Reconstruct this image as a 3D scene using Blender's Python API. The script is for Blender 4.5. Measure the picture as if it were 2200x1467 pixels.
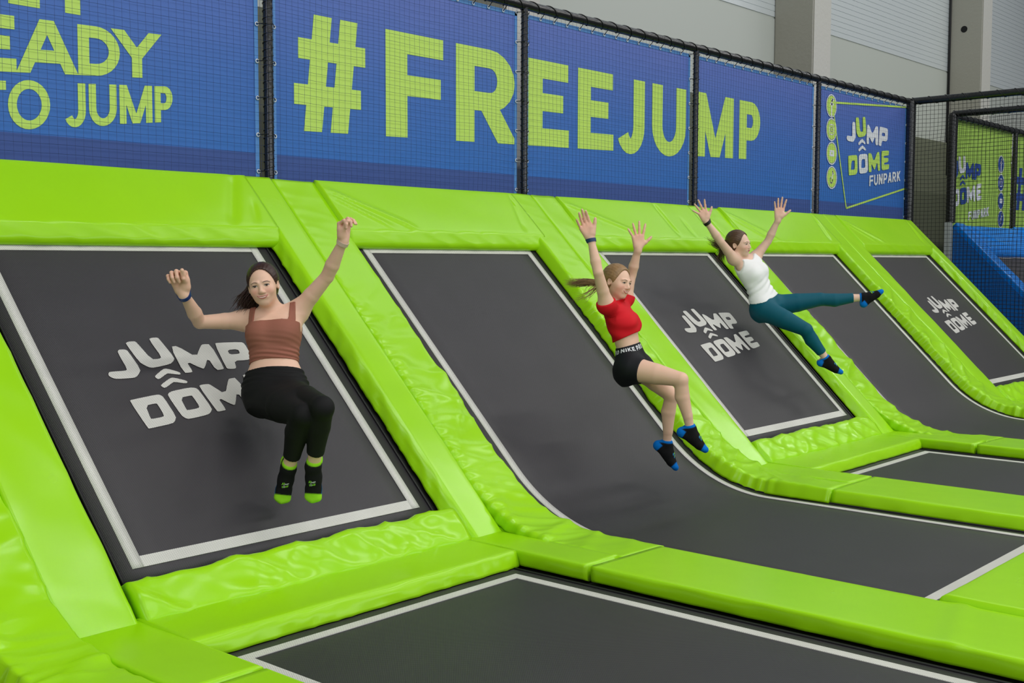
import bpy, bmesh, math, random
import numpy as np
from mathutils import Vector, Matrix, noise

for o in list(bpy.data.objects):
    bpy.data.objects.remove(o)
scn = bpy.context.scene
COL = scn.collection

# ------------------------------------------------------------------ camera
F_PX = 2525.3
CR = Vector((0.66198194, -0.74951575, 0.00245882))
CU = Vector((0.05002644, 0.04745673, 0.99761977))
CF = Vector((0.74784842, 0.66028327, -0.0689111))
CP = Vector((-4.67027, -6.21015, 1.52651))
cam_d = bpy.data.cameras.new('camera')
cam = bpy.data.objects.new('camera', cam_d)
COL.objects.link(cam)
cam_d.sensor_width = 36.0
cam_d.lens = F_PX * 36.0 / 2200.0
cam_d.clip_start = 0.05
cam_d.clip_end = 200
cam.matrix_world = Matrix(((CR.x, CU.x, -CF.x, CP.x), (CR.y, CU.y, -CF.y, CP.y), (CR.z, CU.z, -CF.z, CP.z), (0, 0, 0, 1)))
scn.camera = cam

def at(px, py, d):
    """a point of the place, read from its direction and its distance"""
    return CP + d * (CF + (px - 1100) / F_PX * CR - (py - 733.5) / F_PX * CU)

# ------------------------------------------------------------------ world, lamps, exposure
w = bpy.data.worlds.new('hall_air')
scn.world = w
w.use_nodes = True
nt = w.node_tree
bg = nt.nodes['Background']
bg.inputs['Color'].default_value = (0.86, 0.93, 1.0, 1)
bg.inputs['Strength'].default_value = 0.22
scn.view_settings.view_transform = 'Standard'
scn.view_settings.look = 'None'
scn.view_settings.gamma = 1
scn.view_settings.use_curve_mapping = False
scn.view_settings.exposure = -0.85

def area_light(name, loc, size, sizey, power, rot=(0, 0, 0), color=(1, 1, 1)):
    l = bpy.data.lights.new(name, 'AREA')
    l.shape = 'RECTANGLE'; l.size = size; l.size_y = sizey; l.energy = power; l.color = color
    o = bpy.data.objects.new(name, l); COL.objects.link(o)
    o.location = loc; o.rotation_euler = rot
    return o
# rows of hall lamps under the roof, window light from the left, added front fill
for yy, pw in ((-4.4, 300), (-8.8, 330), (-13.0, 260)):
    for xx in (-8, 0, 8, 16):
        area_light('hall_lamp', (xx, yy, 8.2), 6.0, 0.35, pw, (0, 0, 0), (1.0, 0.985, 0.95))
area_light('window_light', (-14.5, -8.0, 4.5), 4.0, 8.0, 500, (0, math.radians(-68), 0), (0.93, 0.97, 1.0))
area_light('front_fill_light', (2.0, -15.0, 3.6), 20.0, 3.0, 1000, (math.radians(84), 0, 0), (0.93, 0.97, 1.0))  # unseen soft fill added to brighten the banners
area_light('wall_lamp', (11.0, -0.6, 9.0), 14.0, 0.5, 260, (math.radians(35), 0, 0), (0.95, 0.98, 1.0))

# ------------------------------------------------------------------ helpers
def link(o, parent=None):
    COL.objects.link(o)
    if parent is not None:
        o.parent = parent
        o.matrix_parent_inverse = parent.matrix_world.inverted()
    return o

def tag(o, label=None, cat=None, group=None, kind=None):
    if label: o['label'] = label
    if cat: o['category'] = cat
    if group: o['group'] = group
    if kind: o['kind'] = kind
    return o

def thing(name, label, cat, loc=(0, 0, 0), group=None):
    o = bpy.data.objects.new(name, None)
    o.empty_display_size = 0.1
    COL.objects.link(o); o.location = loc
    o.matrix_world = Matrix.Translation(Vector(loc))
    return tag(o, label, cat, group)

def mesh_obj(name, verts, faces, mat, parent=None, smooth=True, uvs=None):
    me = bpy.data.meshes.new(name)
    me.from_pydata([tuple(v) for v in verts], [], faces)
    mats = mat if isinstance(mat, (list, tuple)) else [mat]
    for m in mats:
        if m: me.materials.append(m)
    if smooth:
        me.polygons.foreach_set('use_smooth', [True] * len(me.polygons))
    if uvs is not None:
        uvl = me.uv_layers.new(name='UVMap')
        idx = np.empty(len(me.loops), dtype=np.int32); me.loops.foreach_get('vertex_index', idx)
        uvl.data.foreach_set('uv', np.asarray(uvs, dtype=np.float32)[idx].ravel())
    me.update()
    return link(bpy.data.objects.new(name, me), parent)

class MB:
    """collects shapes into one mesh"""
    def __init__(s): s.v = []; s.f = []
    def add(s, v, f):
        n = len(s.v); s.v += [tuple(p) for p in v]; s.f += [tuple(i + n for i in q) for q in f]
    def box(s, lo, hi):
        x0, y0, z0 = lo; x1, y1, z1 = hi
        s.add([(x0,y0,z0),(x1,y0,z0),(x1,y1,z0),(x0,y1,z0),(x0,y0,z1),(x1,y0,z1),(x1,y1,z1),(x0,y1,z1)],
              [(0,3,2,1),(4,5,6,7),(0,1,5,4),(1,2,6,5),(2,3,7,6),(3,0,4,7)])
    def tube(s, pts, r, n=8, cap=True, rfun=None):
        pts = [Vector(p) for p in pts]; m = len(pts); V = []; Fc = []
        up = None
        for i, p in enumerate(pts):
            d = (pts[min(i+1, m-1)] - pts[max(i-1, 0)])
            if d.length < 1e-9: d = Vector((0, 0, 1))
            d.normalize()
            if up is None:
                a = Vector((0, 0, 1)) if abs(d.z) < .9 else Vector((1, 0, 0))
                up = d.cross(a).normalized()
            else:
                up = (up - d * up.dot(d)).normalized()
            b = d.cross(up)
            rr = r if rfun is None else rfun(i / (m - 1)) * r
            for k in range(n):
                a = 2 * math.pi * k / n
                V.append(p + (up * math.cos(a) + b * math.sin(a)) * rr)
        for i in range(m - 1):
            for k in range(n):
                Fc.append((i*n+k, i*n+(k+1) % n, (i+1)*n+(k+1) % n, (i+1)*n+k))
        if cap:
            Fc.append(tuple(range(n-1, -1, -1))); Fc.append(tuple((m-1)*n + k for k in range(n)))
        s.add(V, Fc)
    def torus(s, c, ax, R, r, n=14, m=6):
        ax = Vector(ax).normalized(); a = ax.orthogonal().normalized(); b = ax.cross(a); V = []; Fc = []
        for i in range(n):
            t = 2*math.pi*i/n; d = a*math.cos(t) + b*math.sin(t)
            for j in range(m):
                u = 2*math.pi*j/m
                V.append(Vector(c) + d*(R + r*math.cos(u)) + ax*(r*math.sin(u)))
        for i in range(n):
            for j in range(m):
                Fc.append((i*m+j, ((i+1) % n)*m+j, ((i+1) % n)*m+(j+1) % m, i*m+(j+1) % m))
        s.add(V, Fc)
    def build(s, name, mat, parent=None, smooth=False):
        return mesh_obj(name, s.v, s.f, mat, parent, smooth)

# ------------------------------------------------------------------ materials
def srgb(r, g, b):
    f = lambda c: (c/255/12.92) if c/255 <= .04045 else ((c/255+.055)/1.055)**2.4
    return (f(r), f(g), f(b), 1)

def material(name, col, rough=.5, spec=.5, metal=0, bump=None, coat=0, sss=0, emission=None):
    m = bpy.data.materials.new(name); m.use_nodes = True
    N = m.node_tree.nodes; L = m.node_tree.links; p = N['Principled BSDF']
    p.inputs['Base Color'].default_value = col if len(col) == 4 else (*col, 1)
    p.inputs['Roughness'].default_value = rough
    p.inputs['Specular IOR Level'].default_value = spec
    p.inputs['Metallic'].default_value = metal
    if coat: p.inputs['Coat Weight'].default_value = coat; p.inputs['Coat Roughness'].default_value = .12
    if sss:
        p.inputs['Subsurface Weight'].default_value = sss
        p.inputs['Subsurface Radius'].default_value = (.012, .005, .003)
        p.inputs['Subsurface Scale'].default_value = 1.0
    if bump:
        sc, st, dist = bump
        tc = N.new('ShaderNodeTexCoord'); no = N.new('ShaderNodeTexNoise'); bu = N.new('ShaderNodeBump')
        no.inputs['Scale'].default_value = sc; no.inputs['Detail'].default_value = 3
        bu.inputs['Strength'].default_value = st; bu.inputs['Distance'].default_value = dist
        L.new(tc.outputs['Object'], no.inputs['Vector']); L.new(no.outputs['Fac'], bu.inputs['Height'])
        L.new(bu.outputs['Normal'], p.inputs['Normal'])
    return m

def node_math(N, L, op, a, b=None, c=None):
    n = N.new('ShaderNodeMath'); n.operation = op
    for i, x in enumerate((a, b, c)):
        if x is None: continue
        if isinstance(x, (int, float)): n.inputs[i].default_value = x
        else: L.new(x, n.inputs[i])
    return n.outputs[0]

def vinyl(name, col, col2):
    m = material(name, col, rough=.27, spec=.34)
    N = m.node_tree.nodes; L = m.node_tree.links; p = N['Principled BSDF']
    tc = N.new('ShaderNodeTexCoord')
    n1 = N.new('ShaderNodeTexNoise'); n1.inputs['Scale'].default_value = 1.7; n1.inputs['Detail'].default_value = 2
    n2 = N.new('ShaderNodeTexNoise'); n2.inputs['Scale'].default_value = 5; n2.inputs['Detail'].default_value = 1.5
    n3 = N.new('ShaderNodeTexNoise'); n3.inputs['Scale'].default_value = 380; n3.inputs['Detail'].default_value = 1
    for n in (n1, n2, n3): L.new(tc.outputs['Object'], n.inputs['Vector'])
    mx = N.new('ShaderNodeMix'); mx.data_type = 'RGBA'
    L.new(n1.outputs['Fac'], mx.inputs['Factor']); mx.inputs['A'].default_value = col; mx.inputs['B'].default_value = col2
    L.new(mx.outputs['Result'], p.inputs['Base Color'])
    mr = N.new('ShaderNodeMapRange'); mr.inputs['To Min'].default_value = .20; mr.inputs['To Max'].default_value = .30
    L.new(n2.outputs['Fac'], mr.inputs['Value']); L.new(mr.outputs['Result'], p.inputs['Roughness'])
    b1 = N.new('ShaderNodeBump'); b1.inputs['Strength'].default_value = .10; b1.inputs['Distance'].default_value = .02
    L.new(n2.outputs['Fac'], b1.inputs['Height'])
    b2 = N.new('ShaderNodeBump'); b2.inputs['Strength'].default_value = .06; b2.inputs['Distance'].default_value = .001
    L.new(n3.outputs['Fac'], b2.inputs['Height']); L.new(b1.outputs['Normal'], b2.inputs['Normal'])
    L.new(b2.outputs['Normal'], p.inputs['Normal'])
    return m

def weave(name, cell, thread, pitch, rough, hole=.34, bumpd=.0008):
    """woven or perforated sheet: a regular grid of openings in UV metres"""
    m = material(name, cell, rough=rough, spec=.5)
    N = m.node_tree.nodes; L = m.node_tree.links; p = N['Principled BSDF']
    uv = N.new('ShaderNodeUVMap'); uv.uv_map = 'UVMap'
    sp = N.new('ShaderNodeSeparateXYZ'); L.new(uv.outputs['UV'], sp.inputs[0])
    k = 2*math.pi/pitch
    sx = node_math(N, L, 'SINE', node_math(N, L, 'MULTIPLY', sp.outputs['X'], k))
    sy = node_math(N, L, 'SINE', node_math(N, L, 'MULTIPLY', sp.outputs['Y'], k))
    pr = node_math(N, L, 'ADD', node_math(N, L, 'MULTIPLY', sx, sy), 0)
    fac = N.new('ShaderNodeMapRange'); fac.inputs['From Min'].default_value = hole - .22; fac.inputs['From Max'].default_value = hole + .22
    L.new(pr, fac.inputs['Value'])
    n1 = N.new('ShaderNodeTexNoise'); n1.inputs['Scale'].default_value = 3.0; n1.inputs['Detail'].default_value = 3
    L.new(uv.outputs['UV'], n1.inputs['Vector'])
    mx = N.new('ShaderNodeMix'); mx.data_type = 'RGBA'
    L.new(fac.outputs['Result'], mx.inputs['Factor']); mx.inputs['A'].default_value = thread; mx.inputs['B'].default_value = cell
    hs = N.new('ShaderNodeHueSaturation')
    L.new(mx.outputs['Result'], hs.inputs['Color'])
    mr = N.new('ShaderNodeMapRange'); mr.inputs['To Min'].default_value = .82; mr.inputs['To Max'].default_value = 1.18
    L.new(n1.outputs['Fac'], mr.inputs['Value']); L.new(mr.outputs['Result'], hs.inputs['Value'])
    L.new(hs.outputs['Color'], p.inputs['Base Color'])
    b = N.new('ShaderNodeBump'); b.inputs['Strength'].default_value = .35; b.inputs['Distance'].default_value = bumpd
    L.new(pr, b.inputs['Height']); L.new(b.outputs['Normal'], p.inputs['Normal'])
    return m

LIME = vinyl('lime_vinyl', srgb(148, 212, 4), srgb(160, 220, 22))
BLUEV = vinyl('blue_vinyl', srgb(0, 118, 214), srgb(4, 128, 226))
BED = weave('trampoline_mesh', srgb(18, 17, 19), srgb(54, 51, 56), .0095, .5)
LINE = weave('white_marking', srgb(96, 96, 98), srgb(216, 214, 208), .0095, .5, hole=.55)
BLACKV = material('black_vinyl', srgb(20, 20, 21), .45)
BLACKP = material('black_padding', srgb(20, 21, 22), .25, .6, bump=(30, .3, .01))
STEEL = material('galvanised_steel', srgb(178, 186, 184), .4, .5, .3)
CORD = material('black_cord', srgb(12, 12, 14), .6)
NETM = material('net_cord', srgb(30, 48, 96), .7)
NETB = material('black_net_cord', srgb(14, 14, 15), .7)
WHITEP = material('white_print', srgb(226, 230, 236), .5)
EYELET = material('white_eyelet', srgb(215, 222, 232), .35)
GREENP = material('green_print', srgb(192, 226, 100), .5)
BLUEP = material('blue_print', srgb(32, 72, 150), .5)

def fabric(name, c1, c2, c3):
    m = material(name, c1, .52, .35)
    N = m.node_tree.nodes; L = m.node_tree.links; p = N['Principled BSDF']
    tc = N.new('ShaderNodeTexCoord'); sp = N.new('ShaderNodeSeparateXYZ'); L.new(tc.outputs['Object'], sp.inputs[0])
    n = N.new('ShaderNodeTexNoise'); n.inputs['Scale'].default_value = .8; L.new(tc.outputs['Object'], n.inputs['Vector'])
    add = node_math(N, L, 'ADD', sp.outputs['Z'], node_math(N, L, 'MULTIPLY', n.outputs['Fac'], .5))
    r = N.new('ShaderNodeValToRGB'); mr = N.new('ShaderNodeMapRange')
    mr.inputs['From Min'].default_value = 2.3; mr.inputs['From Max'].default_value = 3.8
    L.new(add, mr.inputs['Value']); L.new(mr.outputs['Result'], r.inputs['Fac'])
    r.color_ramp.elements[0].color = c1; r.color_ramp.elements[1].color = c3  # height ramp puts the backlight through the translucent cloth into its colour
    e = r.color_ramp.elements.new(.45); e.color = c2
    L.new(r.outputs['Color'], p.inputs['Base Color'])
    n2 = N.new('ShaderNodeTexNoise'); n2.inputs['Scale'].default_value = 5; n2.inputs['Detail'].default_value = 5
    L.new(tc.outputs['Object'], n2.inputs['Vector'])
    b = N.new('ShaderNodeBump'); b.inputs['Strength'].default_value = .25; b.inputs['Distance'].default_value = .03
    L.new(n2.outputs['Fac'], b.inputs['Height']); L.new(b.outputs['Normal'], p.inputs['Normal'])
    return m
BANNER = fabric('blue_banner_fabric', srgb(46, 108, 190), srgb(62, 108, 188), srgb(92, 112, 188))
SHADE_BAND = material('blue_banner_shade', srgb(62, 86, 152), .6, .3, bump=(4, .3, .03))  # darker band painted where the backing blocks light through the translucent cloth
EDGE = material('banner_edge', srgb(84, 142, 212), .5)
GBANNER = material('green_banner_fabric', srgb(158, 196, 84), .5, .4, bump=(4, .3, .03))

# ------------------------------------------------------------------ court geometry
S = 2.5
YB, ZB = -1.8073, .2290
SY, SZ = .71170, .70250
def slope(s, h=0.0):
    return (YB + SY*s - SZ*h, ZB + SZ*s + SY*h)
TH = math.atan2(SZ, SY)
TL = .45; RAD = TL / math.tan(TH/2); SC = -ZB/SZ
YC = YB + SY*SC
def curve_path(s_top, y_end, step=.03):
    """centre line of a curved bed: slope, arc, floor; list of ((y,z),(ny,nz))"""
    out = []; n = max(2, int((s_top - (SC+TL))/step))
    for i in range(n+1):
        s = s_top + (SC+TL - s_top)*i/n
        y, z = slope(s); out.append(((y, z), (-SZ, SY)))
    cy, cz = YC - TL, RAD
    m = max(4, int(RAD*TH/step))
    for i in range(1, m+1):
        a = TH*(1 - i/m)
        out.append(((cy + RAD*math.sin(a), cz - RAD*math.cos(a)), (-math.sin(a), math.cos(a))))
    k = max(2, int((cy - y_end)/step/2))
    for i in range(1, k+1):
        out.append(((cy + (y_end-cy)*i/k, 0.0), (0.0, 1.0)))
    return out
def straight_path(s_top, s_bot, step=.03):
    n = max(2, int((s_top-s_bot)/step))
    return [(slope(s_top + (s_bot-s_top)*i/n), (-SZ, SY)) for i in range(n+1)]

def round_section(pts, r=.018, step=.03):
    """closed section polygon with rounded corners, sampled every step metres"""
    out = []; n = len(pts); P = [Vector(p) for p in pts]
    for i in range(n):
        a, b, c = P[i-1], P[i], P[(i+1) % n]
        d1 = (a-b); d2 = (c-b); rr = min(r, d1.length*.45, d2.length*.45)
        s = b + d1.normalized()*rr; e = b + d2.normalized()*rr
        for k in range(4):
            t = k/3; out.append(s*(1-t)**2 + b*2*t*(1-t) + e*t*t)
        nx = c + (b-c).normalized()*min(r, d2.length*.45)
        L = (nx - e).length; m = int(L/step)
        for k in range(1, m):
            out.append(e + (nx-e)*(k/m))
    return out

def sweep(name, path, A, section, mat, parent=None, disp=None, step=.03, r=.018, seed=0):
    """path: [(P, B)], section polygon in (a,h): P + A*a + B*h"""
    sec = round_section(section, r, step); m = len(sec)
    nrm = []
    ar = sum(sec[i-1].x*sec[i].y - sec[i].x*sec[i-1].y for i in range(m))
    for i in range(m):
        d = sec[(i+1) % m] - sec[i-1]
        nn = Vector((d.y, -d.x)) if ar > 0 else Vector((-d.y, d.x))
        nrm.append(nn.normalized() if nn.length > 1e-9 else Vector((0, 1)))
    V = []; A = Vector(A); t = 0; last = None
    for (P, B) in path:
        P = Vector(P); B = Vector(B)
        if last is not None: t += (P-last).length
        last = P
        for q, nn in zip(sec, nrm):
            dd = disp(t, q.x, q.y, seed) if disp else 0
            V.append(P + A*(q.x + nn.x*dd) + B*(q.y + nn.y*dd))
    k = len(path); Fc = []
    for i in range(k-1):
        for j in range(m):
            Fc.append((i*m+j, i*m+(j+1) % m, (i+1)*m+(j+1) % m, (i+1)*m+j))
    Fc.append(tuple(range(m))); Fc.append(tuple((k-1)*m+j for j in range(m-1, -1, -1)))
    o = mesh_obj(name, V, Fc, mat, parent)
    bm = bmesh.new(); bm.from_mesh(o.data); bmesh.ops.recalc_face_normals(bm, faces=bm.faces); bm.to_mesh(o.data); bm.free()
    return o

def ridge(x, y, z):
    return (1 - min(1, abs(noise.noise(Vector((x, y, z))))*2.2))**2
def wr_soft(amp=.004):
    def f(t, a, h, seed):
        g = 1.0 if h > .03 else (.4 if h > .0 else 0)
        return g*amp*(noise.noise(Vector((t*2.2 + a*1.5, a*2.5, seed)))*1.5 + ridge(t*2.6 - a*4, a*1.2+t, seed+9)*.9)
    return f
def wr_side(amp=.009, h0=.07):
    """flat top, creased side face"""
    def f(t, a, h, seed):
        side = 1.0 if .005 < h < h0 else .0
        e = 1.0 if h >= h0 else 0
        return side*amp*ridge(t*7 + h*14, h*6, seed) + e*.0035*noise.noise(Vector((t*2, a*3, seed)))
    return f
def wr_gather(amp=.012, t0=.9, t1=3.4, edge=None):
    """cover bent around the curve: cross folds gathered towards the edge"""
    def f(t, a, h, seed):
        if h < .005: return 0
        c = max(0.0, min(1, (t-t0)/.6))*max(0.0, min(1, (t1-t)/.5))*.85 + .15
        v = (ridge(t*3.6 + a*2.6, a*1.3 + 5, seed)**1.4*1.1 + ridge(t*7.5 - a*1.5, a*2 + 3, seed+6)*.45)*amp - .5*amp
        v += .004*noise.noise(Vector((t*14 + a*4, a*3, seed+3)))
        if edge is not None:
            e = math.exp(-((a-edge)/.05)**2)
            v += e*.007*math.sin(t*2*math.pi/.085 + 2*noise.noise(Vector((t*3, 0, seed))))
        return v*c
    return f

def yzpath(pl, x=0.0):
    return [((x, p[0], p[1]), (0, n[0], n[1])) for p, n in pl]
def bed_sheet(name, pl, x0, x1, h, mat, parent, u0=0, sag=0, thick=.006, nx=2):
    V = []; UV = []; Fc = []; t = 0; last = None
    xs = [x0 + (x1-x0)*i/nx for i in range(nx+1)]
    n = len(pl)
    for p, nn in pl:
        if last: t += math.hypot(p[0]-last[0], p[1]-last[1])
        last = p
        for x in xs:
            V.append((x, p[0]+nn[0]*h, p[1]+nn[1]*h)); UV.append((x, t))
    N0 = len(V); w = nx+1
    for p, nn in pl:
        for x in xs:
            V.append((x, p[0]+nn[0]*(h-thick), p[1]+nn[1]*(h-thick))); UV.append((x, 0))
    for i in range(n-1):
        for j in range(nx):
            a = i*w+j
            Fc.append((a, a+w, a+w+1, a+1)); Fc.append((N0+a, N0+a+1, N0+a+w+1, N0+a+w))
    for i in range(n-1):
        a = i*w; Fc.append((a, N0+a, N0+a+w, a+w)); b = i*w+nx; Fc.append((b, b+w, N0+b+w, N0+b))
    for j in range(nx):
        Fc.append((j, j+1, N0+j+1, N0+j)); k = (n-1)*w+j; Fc.append((k, N0+k, N0+k+1, k+1))
    return mesh_obj(name, V, Fc, mat, parent, True if n > 6 else False, UV)

def sub_path(pl, t0, t1):
    """part of a path between two lengths"""
    out = []; t = 0; last = None
    L = [0]
    for i in range(1, len(pl)):
        L.append(L[-1] + math.hypot(pl[i][0][0]-pl[i-1][0][0], pl[i][0][1]-pl[i-1][0][1]))
    def s(t):
        t = max(0, min(L[-1], t))
        for i in range(1, len(pl)):
            if t <= L[i] + 1e-9:
                k = (t-L[i-1])/max(1e-9, L[i]-L[i-1]); a, b = pl[i-1], pl[i]
                return ((a[0][0]+(b[0][0]-a[0][0])*k, a[0][1]+(b[0][1]-a[0][1])*k), (a[1][0]+(b[1][0]-a[1][0])*k, a[1][1]+(b[1][1]-a[1][1])*k))
        return pl[-1]
    out.append(s(t0)); out += [pl[i] for i in range(len(pl)) if t0 < L[i] < t1]; out.append(s(t1))
    return out, L[-1]

LW = .055
def trampoline(name, label, L, pl, m=.415, logo=False, top=.0, bedm=BED, linem=LINE, yfront=True):
    """pl: path of the bed starting at its outer line on the wall side, ending at its last line"""
    t = thing(name, label, 'trampoline', (L+1.25, pl[-1][0][0], pl[-1][0][1]))
    full, tot = sub_path(pl, 0, 99)
    # bed reaches past its lines on every side
    a0, n0 = pl[0]; a1, n1 = pl[1]; d = Vector((a0[0]-a1[0], a0[1]-a1[1])).normalized()
    e0 = ((a0[0]+d.x*.07, a0[1]+d.y*.07), n0)
    b0, m0 = pl[-1]; b1, _ = pl[-2]; d2 = Vector((b0[0]-b1[0], b0[1]-b1[1])).normalized()
    e1 = ((b0[0]+d2.x*.07, b0[1]+d2.y*.07), m0)
    ext = [e0] + pl + [e1]
    x0, x1 = L+m-.065, L+S-m+.065
    bed_sheet('jumping_bed', ext, x0, x1, 0, bedm, t, nx=8)
    mb = MB()
    # spring cover around the bed
    q0 = ((a0[0]+d.x*.16, a0[1]+d.y*.16), n0); q1 = ((b0[0]+d2.x*.16, b0[1]+d2.y*.16), m0)
    ext2 = [q0] + pl + [q1]
    for xa, xb in ((x0-.16, x0+.003), (x1-.003, x1+.16)):
        for i in range(len(ext2)-1):
            (p, n_), (q, k_) = ext2[i], ext2[i+1]; h = -.012; h2 = -.02
            mb.add([(xa, p[0]+n_[0]*h, p[1]+n_[1]*h), (xb, p[0]+n_[0]*h, p[1]+n_[1]*h), (xb, q[0]+k_[0]*h, q[1]+k_[1]*h), (xa, q[0]+k_[0]*h, q[1]+k_[1]*h),
                    (xa, p[0]+n_[0]*h2, p[1]+n_[1]*h2), (xb, p[0]+n_[0]*h2, p[1]+n_[1]*h2), (xb, q[0]+k_[0]*h2, q[1]+k_[1]*h2), (xa, q[0]+k_[0]*h2, q[1]+k_[1]*h2)],
                   [(0,1,2,3), (7,6,5,4), (0,4,5,1), (1,5,6,2), (2,6,7,3), (3,7,4,0)])
    for (e, q) in ((e0, q0), (e1, q1)):
        (p, n_), (r_, k_) = e, q; h = -.012; h2 = -.02
        mb.add([(x0-.16, p[0]+n_[0]*h, p[1]+n_[1]*h), (x1+.16, p[0]+n_[0]*h, p[1]+n_[1]*h), (x1+.16, r_[0]+k_[0]*h, r_[1]+k_[1]*h), (x0-.16, r_[0]+k_[0]*h, r_[1]+k_[1]*h),
                (x0-.16, p[0]+n_[0]*h2, p[1]+n_[1]*h2), (x1+.16, p[0]+n_[0]*h2, p[1]+n_[1]*h2), (x1+.16, r_[0]+k_[0]*h2, r_[1]+k_[1]*h2), (x0-.16, r_[0]+k_[0]*h2, r_[1]+k_[1]*h2)],
               [(0,1,2,3), (7,6,5,4), (0,4,5,1), (1,5,6,2), (2,6,7,3), (3,7,4,0)])
    mb.build('spring_cover', BLACKV, t)
    # cord rolled along the bed's sides
    for x in (x0-.004, x1+.004):
        rb = MB(); rb.tube([(x, p[0]+n_[0]*.003, p[1]+n_[1]*.003) for p, n_ in ext], .006, 6)
        rb.build('edge_cord', CORD, t, True)
    lm = L+m; rm = L+S-m; h = .0035
    c1, _ = sub_path(pl, 0, tot)
    bed_sheet('marking_line', c1, lm, lm+LW, h, linem, t, thick=.003, nx=1)
    bed_sheet('marking_line', c1, rm-LW, rm, h, linem, t, thick=.003, nx=1)
    c2, _ = sub_path(pl, 0, LW); bed_sheet('marking_line', c2, lm+LW, rm-LW, h, linem, t, thick=.003, nx=1)
    c3, _ = sub_path(pl, tot-LW, tot); bed_sheet('marking_line', c3, lm+LW, rm-LW, h, linem, t, thick=.003, nx=1)
    return t

def flat_print(name, groups, mp, mat, parent, uv=False):
    """printed shapes: polygons (first outline, then holes) filled and mapped by mp"""
    bm = bmesh.new()
    for polys in groups:
        edges = []
        for q in polys:
            vs = [bm.verts.new((p[0], p[1], 0)) for p in q]
            edges += [bm.edges.new((vs[i], vs[(i+1) % len(vs)])) for i in range(len(vs))]
        bmesh.ops.triangle_fill(bm, use_beauty=True, use_dissolve=False, edges=edges, normal=(0, 0, 1))
    bm.verts.index_update()
    V = [mp(v.co.x, v.co.y) for v in bm.verts]; U = [(v.co.x, v.co.y) for v in bm.verts]
    Fc = [tuple(v.index for v in f.verts) for f in bm.faces]
    bm.free()
    return mesh_obj(name, V, Fc, mat, parent, False, U)

def smooth_poly(q, it=1, k=.22):
    for _ in range(it):
        out = []
        for i in range(len(q)):
            a = q[i]; b = q[(i+1) % len(q)]
            out.append((a[0]*(1-k)+b[0]*k, a[1]*(1-k)+b[1]*k)); out.append((a[0]*k+b[0]*(1-k), a[1]*k+b[1]*(1-k)))
        q = out
    return q
LOGO = {'J':[[(0.868,1.213),(0.904,1.212),(0.914,1.202),(0.93,1.078),(0.908,1.049),(0.883,1.03),(0.864,1.027),(0.782,1.028),(0.757,1.04),(0.748,1.055),(0.758,1.075),(0.78,1.077),(0.843,1.076),(0.861,1.082),(0.856,1.195)]],'U':[[(0.932,1.257),(0.947,1.262),(0.978,1.262),(0.985,1.254),(1.016,1.137),(1.058,1.136),(1.078,1.146),(1.061,1.269),(1.076,1.278),(1.11,1.279),(1.119,1.272),(1.147,1.136),(1.131,1.115),(1.104,1.097),(1.01,1.082),(0.987,1.083),(0.964,1.099),(0.943,1.125),(0.923,1.25)]],'M':[[(1.158,1.211),(1.199,1.215),(1.272,1.13),(1.335,1.207),(1.355,1.216),(1.397,1.212),(1.398,1.043),(1.384,1.036),(1.344,1.034),(1.336,1.121),(1.285,1.055),(1.27,1.05),(1.201,1.109),(1.207,1.037),(1.19,1.032),(1.152,1.033)]],'P':[[(1.424,1.215),(1.446,1.219),(1.59,1.215),(1.608,1.203),(1.605,1.114),(1.589,1.094),(1.563,1.086),(1.483,1.088),(1.471,1.039),(1.456,1.034),(1.418,1.036),(1.411,1.047)],[(1.478,1.165),(1.545,1.166),(1.545,1.138),(1.531,1.133),(1.477,1.133)]],'C1':[[(1.05,1.069),(1.073,1.07),(1.132,1.04),(1.131,1.027),(1.12,1.024),(1.065,1.039),(1.05,1.034),(1.005,1.008),(0.993,1.007),(0.984,1.022),(0.988,1.03)]],'C2':[[(1.06,1.007),(1.082,1.009),(1.144,0.982),(1.144,0.969),(1.129,0.965),(1.073,0.981),(1.059,0.976),(1.014,0.951),(0.999,0.949),(0.99,0.963),(0.995,0.971)]],'D':[[(0.788,0.89),(0.802,0.895),(0.943,0.912),(0.961,0.908),(0.972,0.891),(0.983,0.766),(0.964,0.74),(0.946,0.728),(0.817,0.714),(0.808,0.716)],[(0.856,0.852),(0.913,0.859),(0.921,0.853),(0.924,0.781),(0.911,0.773),(0.852,0.768),(0.847,0.774)]],'O':[[(1.012,0.916),(1.038,0.925),(1.14,0.937),(1.172,0.931),(1.183,0.913),(1.199,0.793),(1.184,0.772),(1.157,0.756),(1.045,0.743),(1.026,0.75),(1.013,0.772),(0.998,0.9)],[(1.059,0.879),(1.124,0.886),(1.129,0.88),(1.137,0.812),(1.122,0.802),(1.061,0.797),(1.057,0.803)]],'N':[[(1.194,0.94),(1.212,0.948),(1.253,0.949),(1.264,0.942),(1.317,0.872),(1.383,0.966),(1.398,0.972),(1.435,0.974),(1.457,0.802),(1.442,0.795),(1.411,0.791),(1.391,0.881),(1.343,0.802),(1.328,0.798),(1.264,0.859),(1.273,0.775),(1.26,0.771),(1.224,0.768),(1.217,0.775)]],'E':[[(1.479,0.985),(1.5,0.99),(1.628,1.003),(1.641,0.997),(1.638,0.962),(1.625,0.955),(1.527,0.944),(1.529,0.924),(1.617,0.931),(1.632,0.926),(1.63,0.897),(1.617,0.889),(1.54,0.878),(1.543,0.859),(1.64,0.87),(1.654,0.864),(1.648,0.832),(1.637,0.821),(1.516,0.803),(1.496,0.811),(1.485,0.826)]]}
LOGO = {k: [smooth_poly(q) for q in v] for k, v in LOGO.items()}
LB = (.748, 1.654, .714, 1.279)

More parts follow.
